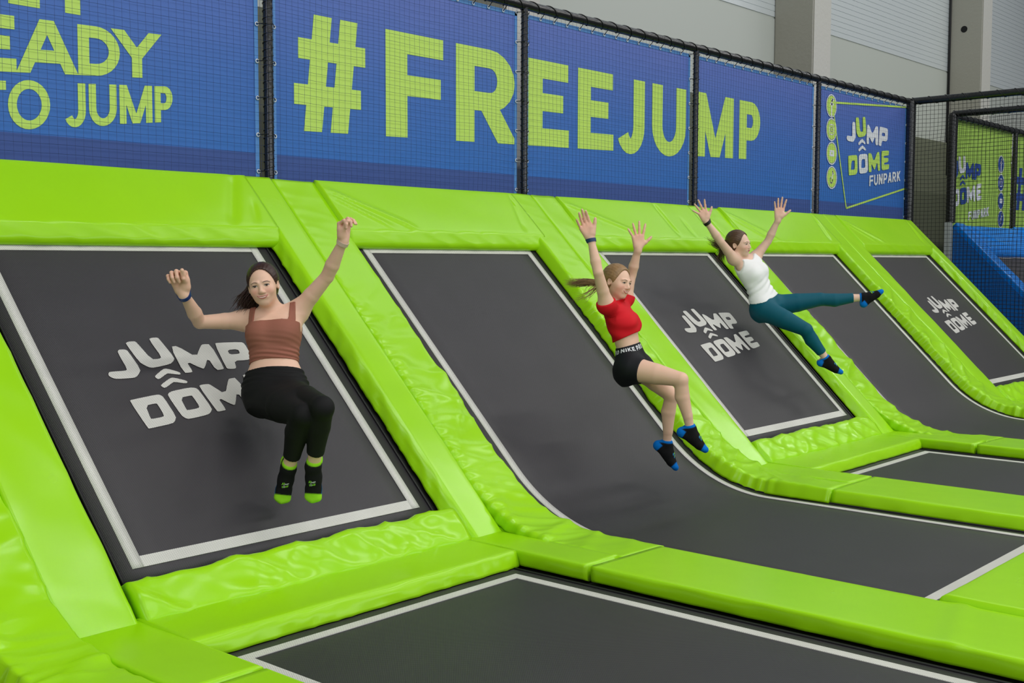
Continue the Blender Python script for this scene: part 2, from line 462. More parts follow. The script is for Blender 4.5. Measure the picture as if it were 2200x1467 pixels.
# ------------------------------------------------------------------ lettering
def arc(cx, cy, rx, ry, a0, a1, n=10):
    return [(cx + rx*math.cos(math.radians(a0+(a1-a0)*i/n)), cy + ry*math.sin(math.radians(a0+(a1-a0)*i/n))) for i in range(n+1)]
def glyph(c):
    """strokes on a unit box, centre lines inset by half a stem"""
    e = .5
    G = {
     'E': [[(0,-.2),(0,1.2)], [(0,1),(.96,1)], [(0,.52),(.88,.52)], [(0,0),(1,0)]],
     'F': [[(0,-.2),(0,1.2)], [(0,1),(1,1)], [(0,.5),(.93,.5)]],
     'T': [[(0,1),(1,1)], [(.5,1),(.5,-.12)]],
     'N': [[(0,-.12),(0,1.12)], [(0,1.08),(1,-.08)], [(1,1.12),(1,-.12)]],
     'K': [[(0,-.12),(0,1.12)], [(.0,.35),(.95,1.12)], [(.3,.62),(1,-.12)]],
     'I': [[(.5,-.12),(.5,1.12)]],
     'A': [[(-.04,-.12),(.5,1.17)], [(.5,1.17),(1.04,-.12)], [(.18,.26),(.82,.26)]],
     'Y': [[(-.05,1.12),(.5,.45)], [(1.05,1.12),(.5,.45)], [(.5,.5),(.5,-.12)]],
     'M': [[(0,-.12),(0,1.12)], [(.02,1.12),(.5,-.16)], [(.98,1.12),(.5,-.16)], [(1,1.12),(1,-.12)]],
     'U': [[(0,1.12),(0,.38)] + arc(.5,.38,.5,.42,180,360,12) + [(1,1.12)]],
     'J': [[(1,1.12),(1,.32)] + arc(.5,.32,.5,.36,0,-150,10)],
     'O': [arc(.5,.5,.5,.54,0,360,28)],
     'D': [[(0,-.2),(0,1.2)], [(-.05,1),(.35,1)] + arc(.4,.5,.6,.5,90,-90,14) + [(.35,0),(-.05,0)]],
     'P': [[(0,-.2),(0,1.2)], [(0,1),(.55,1)] + arc(.6,.71,.4,.29,90,-90,10) + [(.55,.42),(0,.42)]],
     'R': [[(0,-.2),(0,1.2)], [(0,1),(.55,1)] + arc(.58,.71,.4,.29,90,-90,10) + [(.55,.42),(0,.42)], [(.5,.42),(1.02,-.12)]],
     '#': [[(.36,1.12),(.18,-.12)], [(.80,1.12),(.62,-.12)], [(-.05,.74),(1.08,.74)], [(-.12,.27),(1.0,.27)]],
    }
    return G[c]
def stroke_polys(line, tx, ty, w, closed=False):
    """line in unit box -> list of quads as 2-D vertices in a box w wide and 1 high"""
    ix, iy = tx/2, ty/2
    P = [Vector((ix + (w-tx)*x, iy + (1-ty)*y)) for x, y in line]
    if len(P) == 2 and abs(P[0].y-P[1].y) > .05:
        d = (P[1]-P[0]).normalized()
        if not 0 <= line[0][1] <= 1: P[0] = P[0]-d*.22
        if not 0 <= line[1][1] <= 1: P[1] = P[1]+d*.22
    if len(P) == 2 and abs(P[0].y-P[1].y) < 1e-6 and line[0][0] >= 0:
        P[1].x += tx/2*(1 if line[1][0] > .9 else .6)
        if len(line) == 2 and line[0][0] == 0 and line[0][1] == 1 and line[1][0] == 1 and w > 0: P[0].x -= tx/2
    L = []; R = []
    n = len(P); closed = (P[0]-P[-1]).length < 1e-6
    for i in range(n):
        if closed:
            d1 = (P[i]-P[i-1 if i > 0 else n-2]).normalized(); d2 = (P[(i+1) if i < n-1 else 1]-P[i]).normalized()
        else:
            d1 = (P[i]-P[max(i-1, 0)]); d2 = (P[min(i+1, n-1)]-P[i])
            d1 = d1.normalized() if d1.length > 0 else d2.normalized(); d2 = d2.normalized() if d2.length > 0 else d1
        d = (d1+d2).normalized(); c = max(.5, d.dot(d1))
        nv = Vector((-d.y*tx/2, d.x*ty/2))/c
        L.append(P[i]+nv); R.append(P[i]-nv)
    return [(R[i], R[i+1], L[i+1], L[i]) for i in range(n-1)]
def clip_box(q, y0, y1):
    """clip a convex polygon to y0..y1"""
    for lim, sgn in ((y0, 1), (y1, -1)):
        out = []
        for i in range(len(q)):
            a, b = q[i-1], q[i]; ia = (a.y-lim)*sgn >= 0; ib = (b.y-lim)*sgn >= 0
            if ia != ib:
                k = (lim-a.y)/(b.y-a.y); out.append(a + (b-a)*k)
            if ib: out.append(b)
        q = out
        if len(q) < 3: return []
    return q
def letters(name, items, mp, mat, parent, tx=.24, ty=.2):
    """items: (char, x_left, x_right, func x->base, func x->top)"""
    k = 0; o = None
    for ch, xl, xr, base, top in items:
        mb = MB()
        hgt = top((xl+xr)/2)-base((xl+xr)/2); w = (xr-xl)/hgt
        for line in glyph(ch):
            for q in stroke_polys(line, tx, ty, w):
                q = clip_box([Vector(p) for p in q], 0 if ch not in 'JUO' else -.03, 1 if ch not in 'O' else 1.03)
                if len(q) < 3: continue
                k += 1
                pts = []
                for p in q:
                    x = xl + p.x*hgt; b = base(x); t = top(x)
                    pts.append(mp(x, b + (t-b)*p.y, .00002*(k % 40)))
                mb.add(pts, [tuple(range(len(pts)))])
        o = mb.build('letter', mat, parent)
    return o
# ================================================================== the hall
st = lambda o: tag(o, kind='structure')
CONC_SHADED = material('shaded_concrete', srgb(158, 156, 144), .8, .3, bump=(22, .35, .01))
CONC_LIT = material('lit_concrete', srgb(196, 195, 188), .8, .3, bump=(22, .35, .01))
PANEL = material('wall_panel', srgb(190, 195, 187), .5, .4, bump=(6, .05, .01))
PANELU = material('ribbed_wall_panel', srgb(218, 225, 226), .32, .5, .2)
PLINTH = material('concrete_plinth', srgb(112, 116, 98), .8, .3, bump=(14, .3, .01))
FLOORM = material('dark_hall_floor', srgb(70, 70, 72), .6)
YW = 1.69
mb = MB(); mb.box((-16, YW, 3.55), (40, YW+.12, 4.735)); mb.box((-16, YW+.012, 4.735), (40, YW+.12, 4.76))
wl = mb.build('wall_back', PANEL); st(wl)
mb = MB()
z = 4.76
while z < 9.5:                                       # ribbed upper cladding
    big = .95 if False else .075
    mb.box((-16, YW, z), (40, YW+.12, z+.066)); mb.box((-16, YW+.006, z+.066), (40, YW+.12, z+.075)); z += .075
o = mb.build('cladding', PANELU, wl)
mb = MB(); mb.box((-16, YW-.03, -.6), (40, YW+.12, 3.55)); mb.build('plinth', PLINTH, wl)
mb = MB(); mb.box((-16, -14, -.62), (40, YW+.12, -.6)); st(mb.build('floor', FLOORM))
for i, X in enumerate((3.53, 9.53, 15.51)):          # concrete columns standing before the wall
    c = thing('concrete_column', ['tall grey concrete column behind the hashtag banner', 'tall concrete column rising above the right end of the hashtag banner', 'tall concrete column with a round hole above the corner net'][i], 'column', (X+.25, 1.4, -.6), 'concrete wall columns')
    wd = .50 if i < 2 else .44
    bm = bmesh.new(); bmesh.ops.create_cube(bm, size=1)
    for v in bm.verts: v.co = Vector((X + wd/2 + v.co.x*wd, 1.12+.285 + v.co.y*.57, 4.4 + v.co.z*10))
    bmesh.ops.bevel(bm, geom=[e for e in bm.edges if abs(e.verts[0].co.z-e.verts[1].co.z) > 1], offset=.015, segments=2, affect='EDGES')
    me = bpy.data.meshes.new('shaft'); bm.to_mesh(me); bm.free(); me.materials.append(CONC_SHADED); me.materials.append(CONC_LIT)
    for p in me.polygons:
        if p.normal.y < -.9: p.material_index = 1  # lighter copy of the concrete: brighter light on the front face is painted in
    o = link(bpy.data.objects.new('shaft', me), c)
    if i == 2:
        hb = MB(); hb.tube([(X-.004, 1.43, 5.44), (X+.02, 1.43, 5.44)], .055, 20); hb.build('round_opening', material('dark_opening', (.004, .004, .004, 1), .9), c)
        cb = MB(); cb.tube([(X-.02, 1.66, 3.0), (X-.02, 1.66, 8)], .018, 8); cb.build('cable', CORD, c, True)

# ================================================================== banners, posts, nets
def xz(x, zz, e=0): return (x, .0280 - e, zz)
lin = lambda x0, z0, x1, z1: (lambda x: z0 + (z1-z0)*(x-x0)/(x1-x0))
BT, BB = 3.485, 1.96
ecache = {}
def banner(name, label, X0, X1, mat=BANNER, shade_band=SHADE_BAND, edge=EDGE, gr='lettered banners along the court wall'):
    t = thing(name, label, 'banner', ((X0+X1)/2, .03, BB), gr)
    a, b = X0+.055, X1-.055
    n = 60; V = []; Fc = []; rows = 36; dy = []
    for j in range(rows+1):
        zz = BB + (BT-BB)*j/rows
        for i in range(n+1):
            x = a + (b-a)*i/n; ed = min(1, (min(x-a, b-x))/.15)*min(1, (BT-zz)/.1)
            y = .030 + ed*.0012*noise.noise(Vector((x*3 + zz*2, zz*2.5, 1)))
            V.append((x, y, zz))
    for j in range(rows):
        for i in range(n):
            k = j*(n+1)+i; Fc.append((k, k+1, k+n+2, k+n+1))
    m = len(V); V += [(v[0], v[1]+.003, v[2]) for v in V]
    Fc += [(q[3]+m, q[2]+m, q[1]+m, q[0]+m) for q in list(Fc)]
    mesh_obj('sheet', V, Fc, mat, t)
    if shade_band:
        hb = MB(); hb.box((a+.0, .0270, BB-.005), (b-.0, .0284, 2.205)); hb.build('shade_band', shade_band, t)
    eb = MB()
    eb.box((a-.001, .0262, BB), (a+.028, .0284, BT)); eb.box((b-.028, .0262, BB), (b+.001, .0284, BT)); eb.box((a, .0262, BT-.03), (b, .0284, BT+.001))
    eb.build('edge_binding', edge, t)
    ec = [0]
    def eye(x, zz):
        if 'm' not in ecache:
            q = MB(); q.torus((0, 0, 0), (0, 1, 0), .011, .0038); o = q.build('eyelet', EYELET, t, True); ecache['m'] = o.data; me = o
        else: me = link(bpy.data.objects.new('eyelet', ecache['m']), t)
        me.location = Vector((x, .02, zz)) - Vector(t.location); me.matrix_parent_inverse = Matrix.Identity(4)
    def tie(a_, b_):
        q = MB(); q.tube([a_, b_], .0033, 5); q.build('cable_tie', CORD, t)
    for zz in [2.09 + .232*i for i in range(7)]:
        for x, px in ((a+.012, X0), (b-.012, X1)):
            eye(x, zz)
            tie((x, .016, zz), (px + (.024 if px == X0 else -.024), -.03, zz+.004))
    for i in range(1, 14):
        x = a + (b-a)*i/14
        eye(x, BT-.014); tie((x, .015, BT-.012), (x, -.03, BT+.03))
    return t
top = lambda x: 3.150
base = lin(.3, 2.377, 6.02, 2.565)
def items(sp, b, tp): return [(c, x0, x1, b, tp) for c, x0, x1 in sp]
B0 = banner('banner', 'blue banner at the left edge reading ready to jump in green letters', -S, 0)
letters('lettering', items([('E', -1.86, -1.634), ('A', -1.62, -1.297), ('D', -1.28, -1.022), ('Y', -1.05, -.775), ('R', -2.13, -1.90)], lin(-1.62, 2.53, -.86, 2.588), lin(-1.62, 2.826, -.8, 2.852)), xz, GREENP, B0, .25, .24)
letters('lettering', items([('T', -1.88, -1.695), ('O', -1.687, -1.450), ('J', -1.372, -1.240), ('U', -1.220, -1.048), ('M', -1.030, -.818), ('P', -.802, -.681)], lin(-1.3, 2.272, -.79, 2.336), lin(-1.3, 2.508, -.8, 2.548)), xz, GREENP, B0, .195, .19)
letters('lettering', items([('G', -1.95, -1.7), ('E', -1.67, -1.495), ('T', -1.44, -1.17)][1:], lambda x: 2.888, lambda x: 3.19), xz, GREENP, B0, .3, .24)
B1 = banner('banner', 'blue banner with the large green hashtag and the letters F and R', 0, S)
letters('lettering', items([('#', .215, .885)], base, top), xz, GREENP, B1, .20, .175)
letters('lettering', items([('F', 1.040, 1.616), ('R', 1.752, 2.428)], base, top), xz, GREENP, B1, .285, .2)
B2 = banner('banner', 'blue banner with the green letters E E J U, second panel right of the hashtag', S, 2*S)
letters('lettering', items([('E', 2.583, 3.110), ('E', 3.230, 3.735), ('J', 3.775, 4.206), ('U', 4.325, 4.885)], base, top), xz, GREENP, B2, .265, .21)
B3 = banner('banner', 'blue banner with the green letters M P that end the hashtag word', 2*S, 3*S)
letters('lettering', items([('M', 5.075, 5.752), ('P', 5.865, 6.282)], base, top), xz, GREENP, B3, .25, .22)
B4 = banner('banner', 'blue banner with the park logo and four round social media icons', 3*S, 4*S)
def logo_print(parent, x0, x1, z0, z1, cols, names=None, y=.026):
    mp = lambda x, yy: (x0 + (x-LB[0])/(LB[1]-LB[0])*(x1-x0), y, z0 + (yy-LB[2])/(LB[3]-LB[2])*(z1-z0))
    for keys, mat in cols:
        flat_print('logo', [LOGO[k] for k in keys], mp, mat, parent)
logo_print(B4, 8.27, 9.46, 2.53, 3.242, ((['J', 'M', 'P', 'C1', 'C2', 'O'], WHITEP), (['U', 'D', 'N', 'E'], GREENP)), y=.0225)
def word(txt, x0, x1, gap=.22):
    w = (x1-x0)/(len(txt)*(1+gap)-gap); return [(c, x0+i*w*(1+gap), x0+i*w*(1+gap)+w) for i, c in enumerate(txt)]
letters('lettering', items(word('FUNPARK', 8.905, 9.80), lin(8.92, 2.432, 9.82, 2.543), lin(8.9, 2.557, 9.8, 2.665)), lambda x, zz, e=0: (x, .0222-e, zz), WHITEP, B4, .26, .2)
def disc(cx, cz, r, y, n=40, ring=None):
    o = [(cx + r*math.cos(2*math.pi*i/n), cz + r*math.sin(2*math.pi*i/n)) for i in range(n)]
    return [o] if ring is None else [o, [(cx + ring*math.cos(2*math.pi*i/n), cz + ring*math.sin(2*math.pi*i/n)) for i in range(n)]]
def social(parent, cs, disc_m, ink_m, y=.0225):
    m1 = lambda x, z: (x, y, z); m2 = lambda x, z: (x, y-.0006, z)
    for k, (cx, cz) in enumerate(cs):
        flat_print('icon_disc', [disc(cx, cz, .112, y)], m1, disc_m, parent)
        flat_print('icon_ring', [disc(cx, cz, .130, y, ring=.117)], m1, ink_m, parent)
        ib = MB()
        def st_(pts, wd):
            P = [Vector(p) for p in pts]
            for a, b in zip(P[:-1], P[1:]):
                d = (b-a).normalized(); nn = Vector((-d.y, d.x))*wd/2; a2 = a-d*wd*.3; b2 = b+d*wd*.3
                ib.add([(cx+p.x, y-.0008, cz+p.y) for p in (a2-nn, b2-nn, b2+nn, a2+nn)], [(0, 1, 2, 3)])
        if k == 0:
            st_([(.045, .07), (.02, .075), (.005, .055), (.005, -.112)], .028); st_([(-.03, .02), (.042, .02)], .024)
        elif k == 1:
            st_([(-.035, -.055), (.035, -.055), (.055, -.035), (.055, .035), (.035, .055), (-.035, .055), (-.055, .035), (-.055, -.035), (-.035, -.055)], .012)
            st_(arc(0, 0, .026, .026, 0, 360, 14), .012)
        elif k == 2:
            st_([(-.034, 0), (.034, 0)], .070)
            pb = MB(); pb.add([(cx-.013, y-.0014, cz-.018), (cx+.020, y-.0014, cz), (cx-.013, y-.0014, cz+.018)], [(0, 1, 2)]); pb.build('icon_triangle', disc_m, parent)
        else:
            st_(arc(-.012, -.03, .03, .034, 100, 370, 12), .016); st_([(.016, -.03), (.016, .075)], .018); st_([(.016, .07), (.03, .045), (.05, .038)], .016)
        ib.build('icon_mark', ink_m, parent)
social(B4, [(7.873, 3.288), (7.885, 3.022), (7.903, 2.755), (7.916, 2.481)], GREENP, WHITEP)
fb = MB()
for a, b in (((7.98, 3.335), (9.93, 3.475)), ((7.935, 3.2), (8.30, 2.145)), ((8.30, 2.145), (9.94, 2.447))):
    A_, B_ = Vector(a), Vector(b); d = (B_-A_).normalized(); nn = Vector((-d.y, d.x))*.011
    fb.add([(p.x, .0224, p.y) for p in (A_-nn, B_-nn, B_+nn, A_+nn)], [(0, 1, 2, 3)])
fb.build('logo_frame', GREENP, B4)

def post(name, label, X, Y, z0, z1, r=.05, collars=True, parent=None, gr='padded posts of the net wall'):
    t = thing(name, label, 'post', (X, Y, z0), gr)
    mb = MB(); n = int((z1-z0)/.012); seg = []
    mb.tube([(X, Y, z0 + (z1-z0)*i/n) for i in range(n+1)], r, 18, rfun=lambda q: 1 + .012*math.cos(q*(z1-z0)/.05*2*math.pi))
    mb.build('padding_sleeve', BLACKP, t, True)
    if collars:
        cb = MB()
        k = int((z1-z0)/.05*14)
        cb.tube([(X + (r+.003)*math.cos(2*math.pi*i/14), Y + (r+.003)*math.sin(2*math.pi*i/14), z0 + (z1-z0)*i/k) for i in range(k+1)], .0022, 5)
        cb.build('lacing', CORD, t, True)
    return t
plabels = ['black padded post left of the hashtag banner, nearest of the net wall posts', 'black padded post between the hashtag letters R and E', 'black padded post between the hashtag letters U and M', 'black padded post left of the social media icons', 'thick black padded corner post at the right end of the blue banners']
for k in range(5):
    post('net_post', plabels[k], k*S - (.02 if k == 4 else 0), -.005 if k < 4 else -.02, 1.98 if k < 4 else -.6, 3.55, .031 if k == 0 else (.027 if k < 4 else .06))
def rail(name, label, A_, B_, r, gr):
    t = thing(name, label, 'rail', A_, gr)
    A_, B_ = Vector(A_), Vector(B_); L = (B_-A_).length; n = int(L/.03)
    mb = MB(); mb.tube([A_ + (B_-A_)*i/n for i in range(n+1)], r, 18, rfun=lambda q: 1 - .03*max(0, math.cos(q*L/.21*2*math.pi))**12)
    mb.build('padding_sleeve', BLACKP, t, True)
    cb = MB(); d = (B_-A_).normalized()
    e1 = Vector((0, 0, 1)); e2 = d.cross(e1); k = int(L/.21*16)
    cb.tube([A_ + d*(L*(i/k + .22/16*.21/L*math.sin(2*math.pi*i/16)*4)) + (e1*math.cos(2*math.pi*i/16) + e2*math.sin(2*math.pi*i/16))*(r+.003) for i in range(k+1)], .0034, 5)
    cb.build('lashing', CORD, t, True)
    return t
rail('net_rail', 'long black padded rail along the top of the blue banners', (-S-.6, 0, 3.545), (10.02, 0, 3.545), .038, 'padded top rails')
rail('net_rail', 'black padded rail from the corner post towards the right edge, upper one', (10.0, -.02, 3.55), (10.0, -5.5, 3.55), .044, 'padded top rails')

def net(name, label, O, U, V, nu, nv, pitch, r, mat, waver=.006, gr='safety nets', seed=0, bow=0):
    """square mesh net: O + U*i + V*j"""
    O, U, V = Vector(O), Vector(U).normalized(), Vector(V).normalized(); W = U.cross(V)
    mb = MB()
    def P(a, b):
        k = noise.noise(Vector((a*1.3, b*1.3, seed))); k2 = noise.noise(Vector((a*2.1, b*1.9, seed+7)))
        e = min(1, a/.2, (nu*pitch-a)/.2)*min(1, b/.2, (nv*pitch-b)/.2)
        return O + U*(a + e*waver*k*1.6) + V*(b + e*waver*k2*1.6) + W*(e*(waver*2*k2+bow))
    for i in range(nu+1):
        m = max(2, int(nv*pitch/.16)); mb.tube([P(i*pitch, nv*pitch*j/m) for j in range(m+1)], r, 3, cap=False)
    for j in range(nv+1):
        m = max(2, int(nu*pitch/.2)); mb.tube([P(nu*pitch*i/m, j*pitch) for i in range(m+1)], r, 3, cap=False)
    o = mb.build(name, mat, None)
    return tag(o, label, 'net', gr)
net('safety_net', 'fine dark blue square net hanging in front of the blue banners', (-S-.1, -.055, 2.0), (1, 0, 0), (0, 0, 1), 251, 30, .05, .0009, NETM)
net('safety_net', 'black square net running from the corner post to the right edge, nearest one', (10.0, -.06, .05), (0, -1, 0), (0, 0, 1), 84, 69, .0503, .0024, NETB, .012, seed=3)

# ================================================================== the second court behind the corner net
post('net_post', 'black padded corner post in front of the green banner', 11.38, -.02, 2.05, 3.52, .062, gr='posts of the second court')
post('net_post', 'thin black post crossing the green banner', 13.9, -.01, 1.98, 3.52, .035, gr='posts of the second court')
rail('net_rail', 'black padded rail above the green banner running away to the right', (11.38, 0, 3.50), (19, 0, 3.50), .042, 'rails of the second court')
rail('net_rail', 'black padded rail towards the right edge, lower one over the green banner', (11.38, -.02, 3.52), (11.38, -5.5, 3.52), .044, 'rails of the second court')
mb = MB(); mb.box((11.28, -.06, -.6), (11.36, .02, 2.06)); tag(mb.build('steel_upright', STEEL), 'pale steel upright under the second black corner post', 'post')
G1 = banner('banner', 'green banner with the park logo seen through the corner net', 11.42, 13.9, GBANNER, None, GREENP, 'green banners of the second court')
logo_print(G1, 11.50, 12.64, 2.28, 3.0, ((['J', 'M', 'P', 'C1', 'C2', 'O'], BLUEP), (['U', 'D', 'N', 'E'], WHITEP)), y=.0225)
letters('lettering', items(word('FUNPARK', 12.15, 12.95), lin(12.1, 2.10, 13, 2.20), lin(12.1, 2.22, 13, 2.33)), lambda x, zz, e=0: (x, .0222-e, zz), WHITEP, G1, .26, .2)
social(G1, [(13.40, 2.97), (13.42, 2.70), (13.44, 2.43), (13.46, 2.16)], BLUEP, WHITEP)
G2 = banner('banner', 'green banner with a blue hashtag cut off by the right edge', 13.9, 16.4, GBANNER, None, GREENP, 'green banners of the second court')
letters('lettering', items([('#', 14.02, 14.75)], lambda x: 2.32, lambda x: 2.97), xz, BLUEP, G2, .20, .175)
net('safety_net', 'black square net in front of the green banner, second one behind the corner', (11.38, -.06, .6), (0, -1, 0), (0, 0, 1), 60, 57, .05, .0022, NETB, .012, seed=5)

# ================================================================== trampolines and pads
WHO = {0: 'the corner curve at lower left', 1: 'the slope behind the woman in brown', 2: 'the curve behind the woman in red',
       3: 'the slope left of the woman in white', 4: 'the curve right of the woman in white', 5: 'the slope beside the corner net'}
def cellX(c): return (c-2)*S
plS = straight_path(1.964, 0.0)
plC = curve_path(1.964, -4.20)
SLAB = {1: 'inclined trampoline printed with the park logo, behind the woman in brown', 3: 'inclined trampoline printed with the park logo, left of the woman in white',
        5: 'inclined trampoline printed with the park logo, beside the corner net'}
CLAB = {0: 'curved trampoline of which a dark corner shows at lower left', 2: 'large curved trampoline sweeping down behind the woman in red', 4: 'curved trampoline sweeping down right of the woman in white'}
for c in range(6):
    X = cellX(c)
    if c % 2:
        t = trampoline('inclined_trampoline', SLAB[c], X, plS)
        mp = lambda x, s, X=X: (X + x, slope(s, .0035)[0], slope(s, .0035)[1])
        flat_print('logo', [LOGO[k] for k in LOGO], mp, LINE, t)
    else:
        trampoline('curved_trampoline', CLAB[c], X, plC)
flats = {1: 'flat floor trampoline at the bottom below the woman in brown', 3: 'flat floor trampoline at the right edge below the woman in white', 5: 'flat floor trampoline beyond the right edge'}
for c in (1, 3):
    X = cellX(c)
    trampoline('floor_trampoline', flats[c], X, [((-2.494, 0), (0, 1)), ((-3.3, 0), (0, 1)), ((-4.0, 0), (0, 1)), ((-4.9, 0), (0, 1))], m=.43)

pads = 'lime green foam pads'
def pad(label, path, A, sec, disp, seed, mat=LIME, gr=pads, r=.018, name='foam_pad', step=.03):
    o = sweep(name, path, A, sec, mat, None, disp, step, r, seed)
    return tag(o, label, 'pad', gr)
H = .085
for c in (1, 3, 5):
    b = cellX(c); e = b+S; last = c == 5
    # straight side pads
    pad('straight lime pad along the left side of '+WHO[c], yzpath(straight_path(2.50, -.33)), (1, 0, 0), [(b+.31, 0), (b+.285, H), (b-.02, H), (b-.02, 0)], wr_soft(.004), c*3+1)
    pad('straight lime pad along the right side of '+WHO[c], yzpath(straight_path(2.50, -.33, .02)), (1, 0, 0), [(e-.31, 0), (e-.262, H), (e-.052 if not last else e-.09, H), (e-.052 if not last else e-.06, 0)], wr_side(.014 if last else .010), c*3+2, step=.02)
    # pad at the foot of the slope
    f0 = [((x, *slope(0)), (0, -SZ, SY)) for x in np.arange(b+.318, e-.31, .022)]
    def wr_foot(t, a, h, seed):
        return (.016*ridge(t*3.2 + a*5, a*2.2 - t*.5, seed) + .009*ridge(t*6 - a*6, a*3, seed+4) + .004*noise.noise(Vector((t*9, a*6, seed))) - .008)*(1 if h > .02 else .0)
    pad('creased lime pad along the foot of '+WHO[c], f0, (0, SY, SZ), [(-.07, 0), (-.095, H+.012), (-.31, H+.01), (-.315, -.02)], wr_foot, c*3+3, r=.03, step=.02)
    # floor pad before it
    f1 = [((x, 0, 0), (0, 0, 1)) for x in np.arange(b+.30, e-.305, .025)]
    def wr_front(t, a, h, seed):
        side = 1 if (.004 < h < .075 and a < -2.3) else 0
        return side*.010*ridge(t*5 + h*20, h*5, seed) + .003*noise.noise(Vector((t*1.5, a*2, seed)))*(h > .07)
    pad('lime floor pad on the ground before '+WHO[c], f1, (0, 1, 0), [(-2.43, 0.0), (-2.405, H), (-2.01, H+.004), (-1.98, 0)], wr_front, c*3+4, step=.02)
for c in (0, 2, 4):
    b = cellX(c); e = b+S
    pc = curve_path(2.50, -2.86, .018)
    if c > 0:
        pad('curved lime pad along the left side of '+WHO[c], yzpath(pc), (1, 0, 0), [(b-.045, 0), (b-.045, .075), (b+.31, .07), (b+.325, .0)], wr_gather(.016, .95, 3.6, b-.04), c*7+1, step=.025)
    pad('curved lime pad along the right side of '+WHO[c], yzpath(pc), (1, 0, 0), [(e-.36, .0), (e-.33, .092), (e-.018, .086), (e-.018, -.0)], wr_gather(.018, .85, 3.6, e-.33), c*7+2, step=.025)
# top pads
def wr_top(cr, X):
    def f(t, a, h, seed):
        if h < .02: return 0
        v = .003*noise.noise(Vector((t*1.3, a*2.5, seed)))
        for (t0, a0, t1, a1, wd, am) in cr:
            d = Vector((t1-t0, a1-a0)); L = d.length; d /= L
            q = Vector((t-t0, a-a0)); k = q.dot(d)
            if -.02 < k < L+.02:
                dist = q.x*d.y - q.y*d.x
                v += am*math.exp(-(dist/wd)**2)*min(1, (k+.02)/.1, (L+.02-k)/.1)
        if 1.93 < a < 2.03: v += .006*ridge(t*4 + a*9, a*3, seed)
        return v
    return f
for c in range(1, 6):
    b = cellX(c); e = b+S
    xs = np.arange(b+.30, e-.245, .02)
    cr = [(.02, 2.42, .62, 2.05, .018, .012), (.02, 2.36, .40, 2.06, .016, .009), (1.75, 2.06, 1.92, 2.5, .02, -.012)]
    if c == 1: cr = [(.0, 2.3, .25, 2.05, .02, .01), (1.62, 2.05, 1.86, 2.5, .03, -.012), (1.80, 2.06, 1.88, 2.28, .02, -.008)]
    if c == 3: cr = [(.02, 2.42, .8, 2.05, .018, .010), (1.35, 2.05, 1.36, 2.5, .02, -.012), (1.6, 2.05, 1.62, 2.3, .02, -.008)]
    pad('lime pad along the top edge of '+WHO[c], [((x, YB, ZB), (0, -SZ, SY)) for x in xs], (0, SY, SZ), [(1.935, .004), (1.945, .05), (2.03, H+.012), (2.505, H+.008), (2.505, 0), (1.99, 0)], wr_top(cr, b), c*5, step=.02)
# floor pads on the lines between the cells
for k, bx in enumerate((-2.5, 0.0, 2.5, 5.0, 7.5)):
    lft = k in (1, 3)      # flat bay on the left of this line
    where = ['left of the bottom flat bed', 'right of the bottom flat bed', 'left of the far right flat bed', 'right of the far right flat bed', 'beyond the right edge'][k]
    if k == 4: continue
    if lft: s1 = [(bx-.305, 0), (bx-.318, H), (bx-.052, H), (bx-.052, 0)]
    else: s1 = [(bx-.012, 0), (bx-.012, H), (bx+.318, H), (bx+.305, 0)]
    pad('short lime floor pad ending at the seam, '+where, [((0, y, 0), (0, 0, 1)) for y in np.arange(-2.0, -2.855, -.03)], (1, 0, 0), s1, wr_side(.004, .07), k+40)
    s2 = [(bx-.305, 0), (bx-.318, H), (bx+.28, H-.012), (bx+.295, 0)] if lft else [(bx-.335, 0), (bx-.315, H), (bx+.318, H), (bx+.305, 0)]
    def wr_long(t, a, h, seed, bx=bx):
        side = 1 if .004 < h < .07 else 0
        f_ = math.exp(-((t-1.62+(a-bx)*.3)/.04)**2)*.008
        return side*.006*ridge(t*3.5 + h*10, h*5, seed) + (f_ if h > .05 else 0) + .002*noise.noise(Vector((t, a*2, seed)))
    pad('long lime floor pad running towards the viewer, '+where, [((0, y, 0), (0, 0, 1)) for y in np.arange(-2.865, -6.4, -.03)], (1, 0, 0), s2, wr_long, k+50)
for k, (bx, lab) in enumerate(((-5, 'of the lower left curved trampoline'), (0.0, 'of the large curved trampoline'), (5.0, 'of the right curved trampoline'))):
    if k != 1: continue
    pad('wide lime floor pad at the front end '+lab, [((x, 0, 0), (0, 0, 1)) for x in np.arange(bx+.31, bx+2.18, .04)], (0, 1, 0), [(-4.95, 0), (-4.95, H), (-4.30, H), (-4.265, 0)], wr_soft(.002), 60+k)
# lime skirts closing the wedge between straight and curved pads
for k, bx in enumerate((-2.5, 0.0, 2.5, 5.0, 7.5)):
    lft = k in (1, 3); x = bx + (-.047 if lft else -.018)
    cp = curve_path(.55, -2.7, .05)
    pts = [slope(.55, -.0)] + [slope(-.0, .0), slope(-.30, 0.0), (-2.66, .004)]
    up = [(p[0]+n_[0]*.0, p[1]+n_[1]*.0) for p, n_ in cp]
    poly = up + [(-2.66, -.01), slope(-.32, 0), slope(.2, -.03), slope(.55, -.03)]
    n = len(poly); V = [(x, y, z) for y, z in poly] + [(x+.02, y, z) for y, z in poly]
    o = mesh_obj('vinyl_skirt', V, [tuple(range(n)), tuple(range(2*n-1, n-1, -1))] + [(i, i+n, (i+1) % n+n, (i+1) % n) for i in range(n)], LIME, None, False)
    tag(o, 'lime vinyl skirt closing the wedge under the curved pad, '+['at the lower left', 'right of the woman in brown', 'below the woman in red', 'below the woman in white', 'at the far right'][k], 'skirt', 'vinyl skirts')
BK = MB(); BK.box((-5.2, -.012, -.55), (10, .012, 2.02)); tag(BK.build('backing_board', BLACKV), 'black board behind the slope under the blue banners', 'board')

